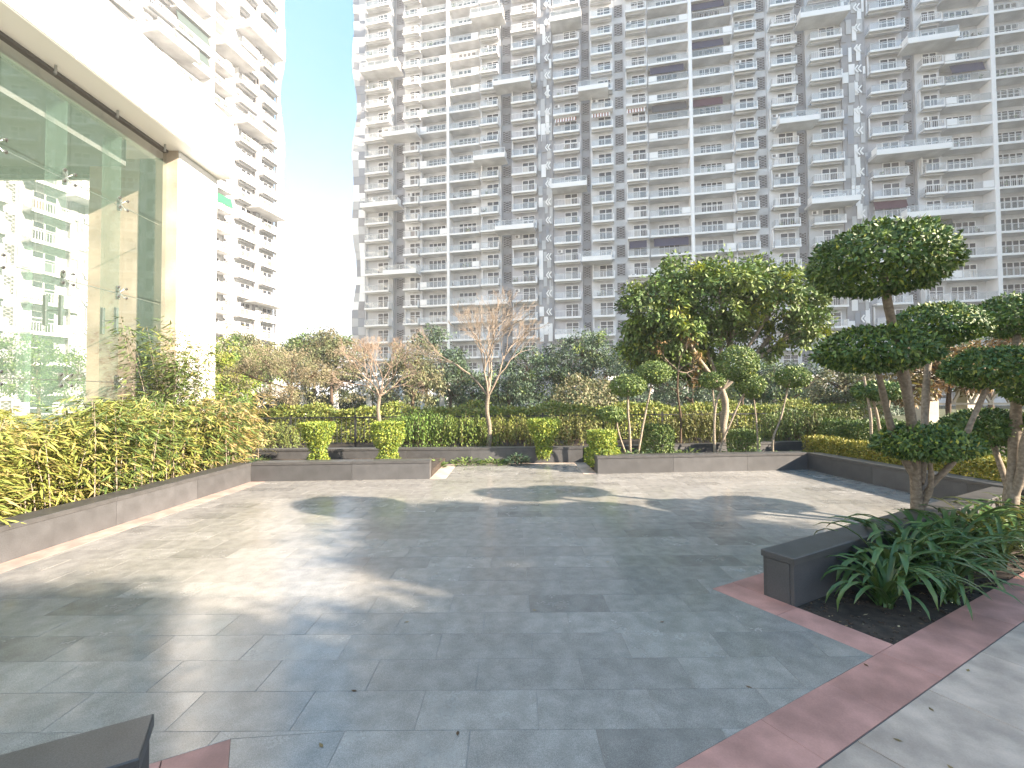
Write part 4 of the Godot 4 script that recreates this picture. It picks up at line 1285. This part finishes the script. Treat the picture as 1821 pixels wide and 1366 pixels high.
func bamboo() -> void:
	var zs := [-3.4, -4.2, -5.0, -5.8, -6.6, -7.4, -8.2, -8.9, -9.7]
	var words := ["at the near end of the bamboo row", "second from the near end of the bamboo row", "third along the bamboo row", "fourth along the bamboo row", "in the middle of the bamboo row", "sixth along the bamboo row", "before the dry end of the bamboo row", "with many dry leaves at the wall corner", "dry and brown at the far end of the bamboo row"]
	for k in zs.size():
		var dry: bool = k >= 5
		bamboo_clump("yellowish bushy bamboo " + words[k], "bamboo row along the low wall", Vector3(-5.95 + 0.12 * sin(k * 2.1), 0.1, zs[k]), 38, 0.52, 1.32 + 0.10 * sin(k * 1.7) + 0.022 * k, 56, BAMBOO_DRY if dry and k > 6 else BAMBOO, BAMBOO_GREEN if k > 3 else BAMBOO, 200 + k)
	bamboo_clump("yellowish bushy bamboo on the glass side of the row", "bamboo row along the low wall", Vector3(-6.9, 0.1, -6.2), 26, 0.5, 1.4, 30, BAMBOO, BAMBOO_GREEN, 220)
	bamboo_clump("green bushy bamboo on the glass side near the white pillar", "", Vector3(-6.9, 0.1, -8.3), 26, 0.5, 1.6, 32, BAMBOO_GREEN, BAMBOO_GREEN, 221)
	bamboo_clump("tall green bamboo against the white pillar", "", Vector3(-7.2, 0.1, -9.9), 34, 0.5, 3.1, 85, BAMBOO_GREEN, BAMBOO, 222)
	bamboo_clump("low bamboo below the tall bamboo", "", Vector3(-6.6, 0.1, -10.3), 24, 0.5, 1.7, 36, BAMBOO_GREEN, BAMBOO_GREEN, 223)

# ---------------------------------------------------------------- trees
func clumps(s: Surf, blobs: Array, count: int, per: int, cr: float, ln: float, wide: float, pal: Array, r: RandomNumberGenerator, droop: float, toppal: Array = []) -> Array:
	# blobs: [centre, radii]; leaves gathered in sprays so that gaps and lumps appear; returns spray centres
	var cs := []
	var vol := []; var tot := 0.0
	for b in blobs:
		tot += pow(b[1].x * b[1].y * b[1].z, 0.66); vol.append(tot)
	for k in count:
		var f := r.randf() * tot
		var j := 0
		while vol[j] < f: j += 1
		var d := rdir(r)
		var e: float = lerpf(0.45, 1.0, sqrt(r.randf()))
		var c: Vector3 = blobs[j][0] + d * blobs[j][1] * e
		cs.append(c)
		var tw := (d + Vector3(0, 0.25, 0) + rdir(r) * 0.5).normalized()
		var p2: Array = toppal if not toppal.is_empty() and r.randf() < 0.14 else pal
		var base := tint(r, p2)
		var rr := cr * r.randf_range(0.6, 1.35)
		for q in per:
			var o := rdir(r) * rr * pow(r.randf(), 0.5)
			o.y *= 0.75
			o.y -= droop * r.randf() * rr
			var dir := (o / rr * 0.5 + rdir(r) * 0.7 + tw * 0.3 + Vector3(0, -droop * 0.6, 0)).normalized()
			var l := ln * r.randf_range(0.7, 1.3)
			var g := r.randf_range(0.75, 1.25)
			s.leaf(c + o, dir, Vector3(0, 1, 0) + rdir(r) * 0.9, l, l * wide, Color(base.r * g, base.g * g, base.b * g))
	return cs

func leafy_tree(called: String, label: String, group: String, base: Vector3, trunk_top: Vector3, r0: float, blobs: Array, count: int, per: int, cr: float, ln: float, wide: float, pal: Array, bark: Material, sd: int, droop := 0.3, toppal: Array = [], category := "tree") -> Node3D:
	var r := RandomNumberGenerator.new(); r.seed = sd
	var o := thing(called, label, category, base, 0.0, group)
	var lb := []
	for b in blobs: lb.append([b[0] - base, b[1]])
	var mb := MB.new()
	var s := mb.use(M.leaf)
	var cs := clumps(s, lb, count, per, cr, ln, wide, pal, r, droop, toppal)
	var tk := MB.new(); tk.use(bark)
	var top := trunk_top - base
	stem(tk, [Vector3(0, -0.1, 0), top * 0.35 + Vector3(r.randf_range(-0.1, 0.1), 0, 0), top * 0.7 + Vector3(r.randf_range(-0.1, 0.1), 0, 0), top], r0, r0 * 0.62, 9)
	put("trunk", tk.mesh(), o)
	var br := MB.new(); br.use(bark)
	for b in lb:
		stem(br, [top - Vector3(0, 0.05, 0), top.lerp(b[0], 0.5) + Vector3(r.randf_range(-0.1, 0.1), -0.05, r.randf_range(-0.1, 0.1)), b[0]], r0 * 0.5, r0 * 0.22, 7)
		for k in 5:
			var e: Vector3 = b[0] + rdir(r) * b[1] * 0.8
			br.tube([top.lerp(b[0], 0.7), b[0].lerp(e, 0.4), e], [r0 * 0.25, r0 * 0.16, r0 * 0.06], 5)
	for k in mini(cs.size(), 40):
		var c: Vector3 = cs[k]
		var near: Vector3 = lb[0][0]
		for b in lb:
			if b[0].distance_to(c) < near.distance_to(c): near = b[0]
		br.tube([near, near.lerp(c, 0.5) + Vector3(0, 0.03, 0), c], [r0 * 0.14, r0 * 0.1, r0 * 0.04], 4)
	put("branches", br.mesh(), o)
	put("crown", mb.mesh(), o)
	return o

func grow(mb: MB, p: Vector3, d: Vector3, ln: float, rad: float, depth: int, r: RandomNumberGenerator, up: float, tips: Array) -> void:
	var e := p + d * ln
	var m := (p + e) * 0.5 + rdir(r) * ln * 0.07
	mb.tube([p, m, e], [rad, rad * 0.86, rad * 0.72], 5 if depth > 2 else 4, false)
	if depth == 0:
		tips.append(e)
		return
	var n := 2 + (1 if r.randf() < 0.45 else 0)
	for k in n:
		var nd := (d + rdir(r) * 0.55 + Vector3(0, up, 0)).normalized()
		grow(mb, e, nd, ln * r.randf_range(0.66, 0.88), maxf(rad * 0.64, 0.0038), depth - 1, r, up, tips)

func bare_tree(label: String, base: Vector3, fork: Vector3, r0: float, limbs: Array, depth: int, ln: float, sd: int, bark: Material, group := "") -> void:
	var r := RandomNumberGenerator.new(); r.seed = sd
	var o := thing("bare_tree", label, "tree", base, 0.0, group)
	var mb := MB.new(); mb.use(bark)
	var f := fork - base
	stem(mb, [Vector3(0, -0.1, 0), f * 0.4 + Vector3(0.04, 0, 0), f * 0.75 + Vector3(-0.03, 0, 0), f], r0, r0 * 0.75, 9)
	put("trunk", mb.mesh(), o)
	mb = MB.new(); mb.use(M.twig_red if sd == 311 else M.twig)
	var tips := []
	for l in limbs:
		grow(mb, f, (l as Vector3).normalized(), ln * l.length(), r0 * 0.45, depth, r, 0.10, tips)
	put("branches", mb.mesh(), o)
	if label.contains("withered"):
		var lv := MB.new(); var s := lv.use(M.dry)
		for t in tips:
			for k in 5:
				s.leaf(t + rdir(r) * 0.08, (rdir(r) + Vector3(0, -0.8, 0)).normalized(), rdir(r), 0.10, 0.035, tint(r, BROWN))
		put("dry_leaves", lv.mesh(), o)

func trees() -> void:
	# the big spreading tree
	var B := func(px: float, py: float, z: float, rx: float, ry: float, rz: float) -> Array: return [at(px, py, z), Vector3(rx, ry, rz)]
	var bb := at(1291, 800, 12.6); bb.y = 0.12
	leafy_tree("spreading_tree", "large spreading green tree with drooping leaf masses above the ball-topped trees", "", bb, at(1283, 690, 12.6), 0.13, [
		B.call(1270, 520, 12.6, 1.45, 0.95, 1.5), B.call(1165, 545, 12.3, 0.9, 0.9, 1.0), B.call(1390, 525, 12.4, 1.0, 0.85, 1.1), B.call(1220, 490, 12.8, 0.9, 0.55, 1.0), B.call(1330, 495, 12.9, 0.9, 0.6, 1.0), B.call(1160, 600, 12.5, 0.75, 0.65, 0.9), B.call(1225, 600, 12.9, 0.8, 0.6, 0.9), B.call(1430, 575, 12.4, 0.6, 0.55, 0.7), B.call(1372, 600, 12.7, 0.32, 0.65, 0.4), B.call(1300, 585, 13.0, 0.7, 0.5, 0.8), B.call(1200, 560, 11.8, 0.7, 0.7, 0.6), B.call(1185, 640, 13.0, 0.8, 0.5, 0.8), B.call(1245, 645, 13.3, 0.7, 0.45, 0.7), B.call(1140, 620, 12.7, 0.55, 0.5, 0.6)],
		800, 46, 0.26, 0.125, 0.52, MID, M.palebark, 301, 0.55, LIME)
	# bare trees
	var t1 := at(672, 770, 12.6); t1.y = 0.12
	bare_tree("small bare tree with a dense round head of reddish twigs", t1, at(675, 705, 12.6), 0.062, [Vector3(0.5, 0.7, 0.2), Vector3(-0.4, 0.8, 0.3), Vector3(0.1, 0.85, -0.2), Vector3(-0.6, 0.45, -0.2), Vector3(0.5, 0.4, -0.3), Vector3(-0.2, 0.8, -0.3)], 6, 0.52, 311, M.bark)
	var t2 := at(868, 795, 12.4); t2.y = 0.12
	bare_tree("tall bare tree with upright pale branches before the tower", t2, at(868, 705, 12.4), 0.068, [Vector3(-0.75, 0.95, 0.1), Vector3(0.5, 0.95, 0.2), Vector3(0.05, 1.3, -0.1), Vector3(-0.15, 1.1, 0.3), Vector3(0.15, 1.15, -0.3)], 6, 0.60, 318, M.bark)
	var t3 := at(1209, 795, 12.0); t3.y = 0.12
	bare_tree("thin sapling with withered brown leaves under the spreading tree", t3, at(1206, 660, 12.0), 0.03, [Vector3(0.4, 0.35, 0.2), Vector3(-0.6, 0.5, 0.2), Vector3(0.1, 0.8, 0.1), Vector3(0.6, -0.1, -0.2)], 3, 0.42, 313, M.brownbark)
	# dusty feathery tree behind the railing
	var f0 := at(505, 760, 15.0); f0.y = 0.1
	leafy_tree("feathery_tree", "dusty pale feathery tree leaning over the railing", "", f0, at(520, 690, 15.0), 0.06, [B.call(520, 650, 15.0, 0.8, 0.55, 0.8), B.call(465, 640, 15.4, 0.7, 0.5, 0.7), B.call(560, 665, 15.2, 0.6, 0.4, 0.6), B.call(500, 700, 14.8, 0.6, 0.35, 0.6), B.call(430, 665, 15.3, 0.6, 0.45, 0.6)], 330, 60, 0.2, 0.055, 0.3, [Color(0.26, 0.22, 0.14), Color(0.22, 0.2, 0.12), Color(0.30, 0.25, 0.17), Color(0.17, 0.18, 0.09)], M.brownbark, 321, 0.2)
	# background trees
	var bg := [
		["dusty green tree above the white pergola", 590, 660, 30.0, [[560, 645, 2.2, 1.6], [600, 640, 2.0, 1.7], [545, 680, 1.8, 1.2], [625, 680, 1.6, 1.4], [580, 615, 1.5, 1.1]], DUSTY, 401],
		["yellowish green tree between the white pillar and the pergola", 420, 690, 27.0, [[410, 630, 1.8, 1.2], [450, 655, 1.6, 1.2], [385, 650, 1.6, 1.4]], MID, 402],
		["dense olive tree behind the small bare tree", 735, 690, 25.0, [[735, 645, 1.5, 1.5], [715, 680, 1.4, 1.2], [752, 680, 1.2, 1.2]], DUSTY, 403],
		["loose green tree between the two bare trees", 800, 690, 29.0, [[790, 655, 1.7, 1.5], [825, 680, 1.6, 1.3], [770, 600, 1.0, 0.8], [850, 700, 1.4, 1.0]], BLUISH, 404],
		["dark green tree behind the tall bare tree", 905, 700, 26.0, [[905, 680, 1.5, 1.2], [940, 660, 1.4, 1.4], [880, 700, 1.2, 0.9]], BLUISH, 405],
		["tall dark bluish tree beside the spreading tree", 1040, 690, 27.0, [[1010, 645, 1.8, 1.4], [1060, 630, 1.7, 1.5], [975, 665, 1.4, 1.1], [1085, 665, 1.5, 1.4], [1035, 612, 1.2, 0.8]], BLUISH, 406],
		["dark tree seen below the spreading tree", 1230, 700, 24.0, [[1160, 665, 1.4, 1.2], [1230, 680, 1.5, 1.0], [1125, 640, 1.2, 1.4]], BLUISH, 407],
		["dark bushy tree behind the single leaf ball", 1400, 700, 20.0, [[1380, 680, 1.2, 0.9], [1440, 680, 1.1, 0.9], [1345, 690, 1.0, 0.6]], BLUISH, 408],
		["olive tree behind the staked topiary", 1510, 710, 17.0, [[1490, 685, 0.9, 0.9], [1535, 675, 0.8, 0.9], [1465, 715, 0.7, 0.6]], DUSTY, 409],
		["tall tree peeping over the roofline gap", 560, 640, 44.0, [[560, 612, 2.2, 1.4], [600, 615, 1.6, 1.0], [530, 625, 2.0, 1.2]], MID, 410],
		["pale green tree near the clubhouse corner", 395, 700, 20.0, [[390, 655, 0.9, 0.9], [420, 690, 0.9, 0.7]], LIME, 411],
		["leafy tree at the foot of the white tower", 480, 660, 40.0, [[470, 640, 2.4, 1.5], [430, 625, 2.2, 1.6], [500, 650, 2.0, 1.2]], DUSTY, 412],
		["dark tree closing the view behind the lattice pavilion", 1760, 640, 22.0, [[1700, 640, 1.6, 1.3], [1790, 600, 2.0, 1.6], [1860, 640, 2.0, 1.6]], DARK, 414],
		["dark leafy tree seen through the clubhouse glass", 70, 690, 24.0, [[60, 650, 2.2, 1.6], [140, 665, 1.8, 1.3], [0, 640, 2.2, 1.6], [100, 690, 2.0, 0.9]], DARK, 416],
		["green tree standing before the porch columns", 1320, 700, 30.0, [[1300, 680, 1.4, 1.0], [1345, 660, 1.2, 1.0]], MID, 415]]
	for b in bg:
		var z: float = b[3]
		var base := at(b[1], 705, z); base.y = -0.06
		var bl := []
		for q in b[4]: bl.append(B.call(q[0], q[1], z + 0.3 * q[2], q[2], q[3], q[2]))
		var size := z / 27.0
		leafy_tree("garden_tree", b[0], "trees of the garden", base, Vector3(base.x, maxf(1.3, at(b[1], b[2], z).y - 0.4), base.z), 0.10 + 0.03 * size, bl, 55 * bl.size(), 44, 0.42 * size, 0.17 * size, 0.45, b[5], M.brownbark, b[6], 0.35, [] if b[5] != BLUISH else MID)
	# brown-leaved tree over the pavilion
	var br := at(1690, 740, 12.8); br.y = 0.1
	leafy_tree("russet_tree", "tree with russet and yellow leaves over the lattice pavilion", "", br, at(1690, 680, 12.8), 0.08, [B.call(1640, 655, 12.8, 0.8, 0.5, 0.8), B.call(1720, 640, 12.9, 0.9, 0.5, 0.8), B.call(1800, 630, 13.0, 0.9, 0.6, 0.9), B.call(1610, 690, 12.6, 0.6, 0.35, 0.6), B.call(1745, 675, 12.4, 0.5, 0.25, 0.5)], 230, 40, 0.24, 0.13, 0.42, BROWN, M.brownbark, 431, 0.5, [Color(0.28, 0.2, 0.06), Color(0.2, 0.17, 0.05)])
	# shade trees along the path outside the frame: their shadows lie on the terrace
	var r := RandomNumberGenerator.new(); r.seed = 5
	for q in [[13.0, 6.0, 0.2, 1.7, 1.0, "shade tree beside the path, first from the terrace", Vector3(1.2, 0.1, -0.3), Vector3(0.8, -0.3, 0.5)], [11.3, 7.0, 4.45, 2.25, 1.25, "shade tree beside the path, second from the terrace", Vector3(-0.9, -0.3, 0.8), Vector3(-0.3, 0.0, 1.2)], [12.8, 5.6, 3.6, 2.2, 1.3, "shade tree beside the path, third from the terrace", Vector3(0.7, -0.2, -0.9), Vector3(-0.9, -0.3, 0.8)], [9.6, 3.9, 0.9, 1.2, 0.8, "low shade tree nearest the lily bed", Vector3(0.7, -0.2, -0.5), Vector3(0.4, -0.3, 0.8)]]:
		var c := Vector3(q[0], q[1], q[2])
		leafy_tree("shade_tree", q[5], "trees shading the terrace", Vector3(q[0], -0.06, q[2]), c - Vector3(0, q[4] * 0.9, 0), 0.12, [[c, Vector3(q[3], q[4], q[3])], [c + q[6], Vector3(q[3], q[4], q[3]) * 0.7], [c + q[7], Vector3(q[3], q[4], q[3]) * 0.7]], 760, 40, 0.34, 0.15, 0.5, MID, M.brownbark, 500 + int(q[0] * 10.0), 0.4)

# ---------------------------------------------------------------- hedges and creepers
func box_hedge(called: String, label: String, a: Vector3, b: Vector3, width: float, h: float, n: int, ln: float, pal: Array, sd: int, group := "", ragged := 0.05, category := "hedge") -> Node3D:
	var r := RandomNumberGenerator.new(); r.seed = sd
	var o := thing(called, label, category, a, 0.0, group)
	var d := b - a
	var al := d.normalized()
	var side := al.cross(Vector3.UP).normalized()
	var mb := MB.new(); var s := mb.use(M.leaf)
	for k in n:
		var u := r.randf() * d.length()
		var wv := ragged * (sin(u * 2.3 + sd) + 0.6 * sin(u * 5.1 + 2.0 * sd)) + ragged * r.randf_range(-0.6, 0.6)
		var f := r.randf() * (2.0 * h + width)
		var p: Vector3; var nn: Vector3
		var deep := r.randf(); deep *= deep * 0.16
		if f < h: p = Vector3(0, f, 0) + side * (width * 0.5 - deep + wv * 0.7); nn = side
		elif f < 2.0 * h: p = Vector3(0, f - h, 0) - side * (width * 0.5 - deep + wv * 0.7); nn = -side
		else: p = Vector3(0, h - deep + wv, 0) + side * (f - 2.0 * h - width * 0.5); nn = Vector3.UP
		var dir := (nn * 0.5 + rdir(r) * 0.8 + Vector3(0, -0.15, 0)).normalized()
		var l := ln * r.randf_range(0.7, 1.3)
		s.leaf(al * u + p, dir, nn + rdir(r) * 0.5, l, l * 0.5, tint(r, pal))
	put("foliage", mb.mesh(), o)
	var st := MB.new(); st.use(M.brownbark)
	var n2 := int(d.length() / 0.5)
	for k in n2:
		var p := al * ((k + 0.5) / n2 * d.length())
		st.tube([p + Vector3(0, -0.1, 0), p + Vector3(r.randf_range(-0.1, 0.1), h * 0.5, r.randf_range(-0.1, 0.1)), p + Vector3(r.randf_range(-0.2, 0.2), h * 0.85, r.randf_range(-0.15, 0.15))], [0.018, 0.014, 0.007], 5)
	put("stem", st.mesh(), o)
	return o

func weeping(called: String, label: String, where: Vector3, rx: float, h: float, strands: int, pal: Array, sd: int, group := "") -> void:
	# a mound of arching, hanging shoots
	var r := RandomNumberGenerator.new(); r.seed = sd
	var o := thing(called, label, "bush", where, 0.0, group)
	var mb := MB.new(); var s := mb.use(M.leaf)
	var st := MB.new(); st.use(M.brownbark)
	for k in strands:
		var an := r.randf() * TAU
		var b := Vector3(cos(an), 0, sin(an)) * r.randf() * rx * 0.75
		b.z *= 0.6
		var out := Vector3(cos(an), 0, sin(an) * 0.8) * r.randf_range(0.25, 0.6)
		var hh := h * r.randf_range(0.75, 1.08) * (1.0 - 0.35 * pow(b.length() / rx, 2.0))
		var n := 16
		var P := []; var R := []
		for j in 7:
			var f := j / 6.0
			var y := hh * sin(minf(f * 2.6, 3.0) * 0.6 + 0.15) if f < 0.45 else hh * (1.0 - pow((f - 0.45) / 0.55, 1.6) * 0.85)
			P.append(b + out * f * 1.3 + Vector3(0, y, 0)); R.append(0.006 * (1.0 - 0.6 * f))
		if k % 3 == 0: st.tube(P, R, 4)
		for j in n * 2:
			var f := r.randf_range(0.15, 1.0)
			var i := mini(int(f * 6.0), 5)
			var p: Vector3 = (P[i] as Vector3).lerp(P[i + 1], f * 6.0 - i) + rdir(r) * 0.035
			var dir: Vector3 = ((P[i + 1] - P[i]).normalized() * 0.5 + rdir(r) * 0.55 + Vector3(0, -0.25, 0)).normalized()
			var l := r.randf_range(0.05, 0.095)
			s.leaf(p, dir, Vector3(0, 1, 0) + rdir(r) * 0.7, l, l * 0.4, tint(r, pal))
	put("foliage", mb.mesh(), o)
	put("stem", st.mesh(), o)

func hedges() -> void:
	box_hedge("creeper_hedge", "long creeper-covered hedge standing behind the iron railing", Vector3(-11.0, 0.0, -14.6), Vector3(12.5, 0.0, -16.2), 0.9, 1.22, 52000, 0.10, [Color(0.19, 0.24, 0.045), Color(0.24, 0.28, 0.055), Color(0.14, 0.195, 0.045), Color(0.28, 0.27, 0.075)], 601, "", 0.11)
	var W := func(px: float, z: float) -> Vector3:
		var p := at(px, 790, z); p.y = 0.12
		return p
	weeping("weeping_bush", "bright green weeping bush hanging over the railing beside the small bare tree", W.call(745, 12.9), 0.85, 1.05, 210, [Color(0.10, 0.18, 0.03), Color(0.14, 0.22, 0.035), Color(0.08, 0.15, 0.03)], 611)
	weeping("weeping_bush", "weeping bush just before the trunk of the tall bare tree", W.call(820, 12.8), 0.75, 0.98, 150, [Color(0.12, 0.18, 0.03), Color(0.16, 0.2, 0.035), Color(0.09, 0.14, 0.03)], 612)
	weeping("weeping_bush", "yellow-green weeping bush to the path side of the tall bare tree", W.call(915, 13.0), 0.9, 0.95, 130, [Color(0.18, 0.2, 0.04), Color(0.21, 0.22, 0.05), Color(0.13, 0.16, 0.03)], 613)
	weeping("weeping_bush", "weeping bush behind the two-tier shrub", W.call(1020, 13.2), 0.9, 1.0, 120, [Color(0.18, 0.18, 0.05), Color(0.13, 0.16, 0.04)], 614)
	weeping("weeping_bush", "dark weeping bush under the single leaf ball", W.call(1420, 13.0), 1.0, 1.15, 170, MID, 615)
	weeping("weeping_bush", "weeping bush next to the staked topiary", W.call(1480, 12.6), 0.8, 1.1, 140, [Color(0.13, 0.15, 0.03), Color(0.09, 0.12, 0.03)], 616)
	weeping("weeping_bush", "olive weeping bush behind the crooked tree", W.call(1240, 13.2), 1.0, 1.0, 150, [Color(0.15, 0.15, 0.04), Color(0.11, 0.13, 0.035)], 617)
	weeping("weeping_bush", "weeping bush at the bamboo end of the railing", W.call(470, 12.9), 0.8, 0.8, 130, [Color(0.11, 0.15, 0.04), Color(0.15, 0.18, 0.04)], 618)
	box_hedge("olive_bush", "loose olive bush behind the two-tier shrub and the railing", at(985, 705, 17.0) * Vector3(1, 0, 1), at(1090, 705, 17.5) * Vector3(1, 0, 1), 1.2, 2.0, 5200, 0.11, DUSTY, 621, "", 0.22, "bush")
	box_hedge("golden_hedge", "low clipped golden hedge behind the granite wall", Vector3(7.05, 0.1, -10.9), Vector3(7.35, 0.1, -6.2), 0.5, 0.52, 19000, 0.05, GOLD, 631, "", 0.02)
	box_hedge("green_hedge", "dark green clipped hedge behind the golden hedge", Vector3(8.2, 0.1, -12.0), Vector3(8.9, 0.1, -7.6), 0.6, 0.85, 12000, 0.065, DARK, 632, "", 0.04)
	box_hedge("garden_hedge", "dark hedge line in front of the tower podium", Vector3(-22.0, -0.06, -33.0), Vector3(32.0, -0.06, -36.0), 1.6, 1.7, 30000, 0.24, BLUISH, 633, "", 0.3)

func low_plant(called: String, label: String, where: Vector3, rx: float, h: float, n: int, ln: float, wide: float, pal: Array, sd: int, group: String) -> void:
	var r := RandomNumberGenerator.new(); r.seed = sd
	var mb := MB.new(); var s := mb.use(M.leaf)
	for k in n:
		var an := r.randf() * TAU
		var q := sqrt(r.randf()) * rx
		var y := h * r.randf_range(0.15, 1.0) * (1.0 - 0.5 * q / rx)
		var dir := Vector3(cos(an), r.randf_range(-0.2, 0.9), sin(an)).normalized()
		var l := ln * r.randf_range(0.7, 1.3)
		s.leaf(Vector3(cos(an) * q, y, sin(an) * q), dir, Vector3(0, 1, 0) + rdir(r) * 0.5, l, l * wide, tint(r, pal))
	var o := thing(called, label, "plant", where, 0.0, group)
	put("foliage", mb.mesh(), o)
	var st := MB.new(); st.use(M.brownbark)
	for k in 6:
		var a := TAU * k / 6.0
		st.tube([Vector3(0, -0.02, 0), Vector3(cos(a) * rx * 0.3, h * 0.4, sin(a) * rx * 0.3), Vector3(cos(a) * rx * 0.6, h * 0.75, sin(a) * rx * 0.6)], [0.008, 0.006, 0.003], 4)
	put("stem", st.mesh(), o)

func small_plants() -> void:
	var r := RandomNumberGenerator.new(); r.seed = 900
	var list := [[830, 816, 10.9, 0.35, 0.16, "low green plant at the foot of the back wall by the path"], [880, 815, 10.95, 0.3, 0.14, "small ground plant between the path and the bright goblet shrub"], [920, 812, 10.9, 0.25, 0.28, "leafy plant tucked beside the bright goblet shrub"], [775, 812, 10.6, 0.2, 0.15, "tiny plant past the wall end"],
		[1120, 808, 10.2, 0.35, 0.32, "strappy plant at the foot of the three-stemmed tree"], [1145, 806, 10.3, 0.3, 0.3, "leafy plant beside the three-stemmed tree"], [1225, 806, 10.4, 0.35, 0.32, "broad-leaved plant between the little trees"], [1300, 804, 10.4, 0.35, 0.28, "leafy plant at the foot of the crooked tree"], [1345, 802, 10.4, 0.35, 0.26, "silvery plant by the straight thin stem"], [1390, 800, 10.5, 0.3, 0.2, "low plant at the foot of the leaning tree"], [1415, 798, 10.6, 0.25, 0.18, "pale low plant near the wall corner"],
		[430, 815, 9.8, 0.3, 0.25, "low leafy plant at the dry end of the bamboo"], [455, 812, 10.2, 0.25, 0.18, "small dark plant before the back wall by the bamboo"]]
	for k in list.size():
		var q = list[k]
		var p := at(q[0], q[1], q[2]); p.y = 0.12 if q[2] < 10.8 and q[0] != 775 else 0.0
		if q[0] > 765 and q[0] < 1060: p.y = -0.01
		low_plant("ground_plant", q[5], p, q[3], q[4], 240, 0.11, 0.35, MID if k % 3 != 2 else BLUISH, 910 + k, "plants along the back wall")
	# fallen leaves on the paving
	var dl := [[1725, 1195], [1657, 1258], [1612, 1320], [1690, 1360], [732, 1106], [580, 1330], [1185, 1106], [470, 870], [950, 1085], [1540, 1180], [820, 1300], [1080, 1000], [640, 1230], [1330, 1220]]
	for k in dl.size():
		var p := gp(dl[k][0], dl[k][1])
		var mb := MB.new(); var s := mb.use(M.dry)
		var a := r.randf() * TAU
		s.leaf(Vector3(-0.015, 0.003, 0), Vector3(cos(a), 0.12, sin(a)).normalized(), Vector3.UP, 0.038, 0.018, tint(r, [Color(0.10, 0.06, 0.03), Color(0.25, 0.18, 0.08)]))
		one("fallen_leaf", mb.mesh(), "small curled dry leaf lying on the paving", "leaf", p, "dry leaves scattered on the paving")
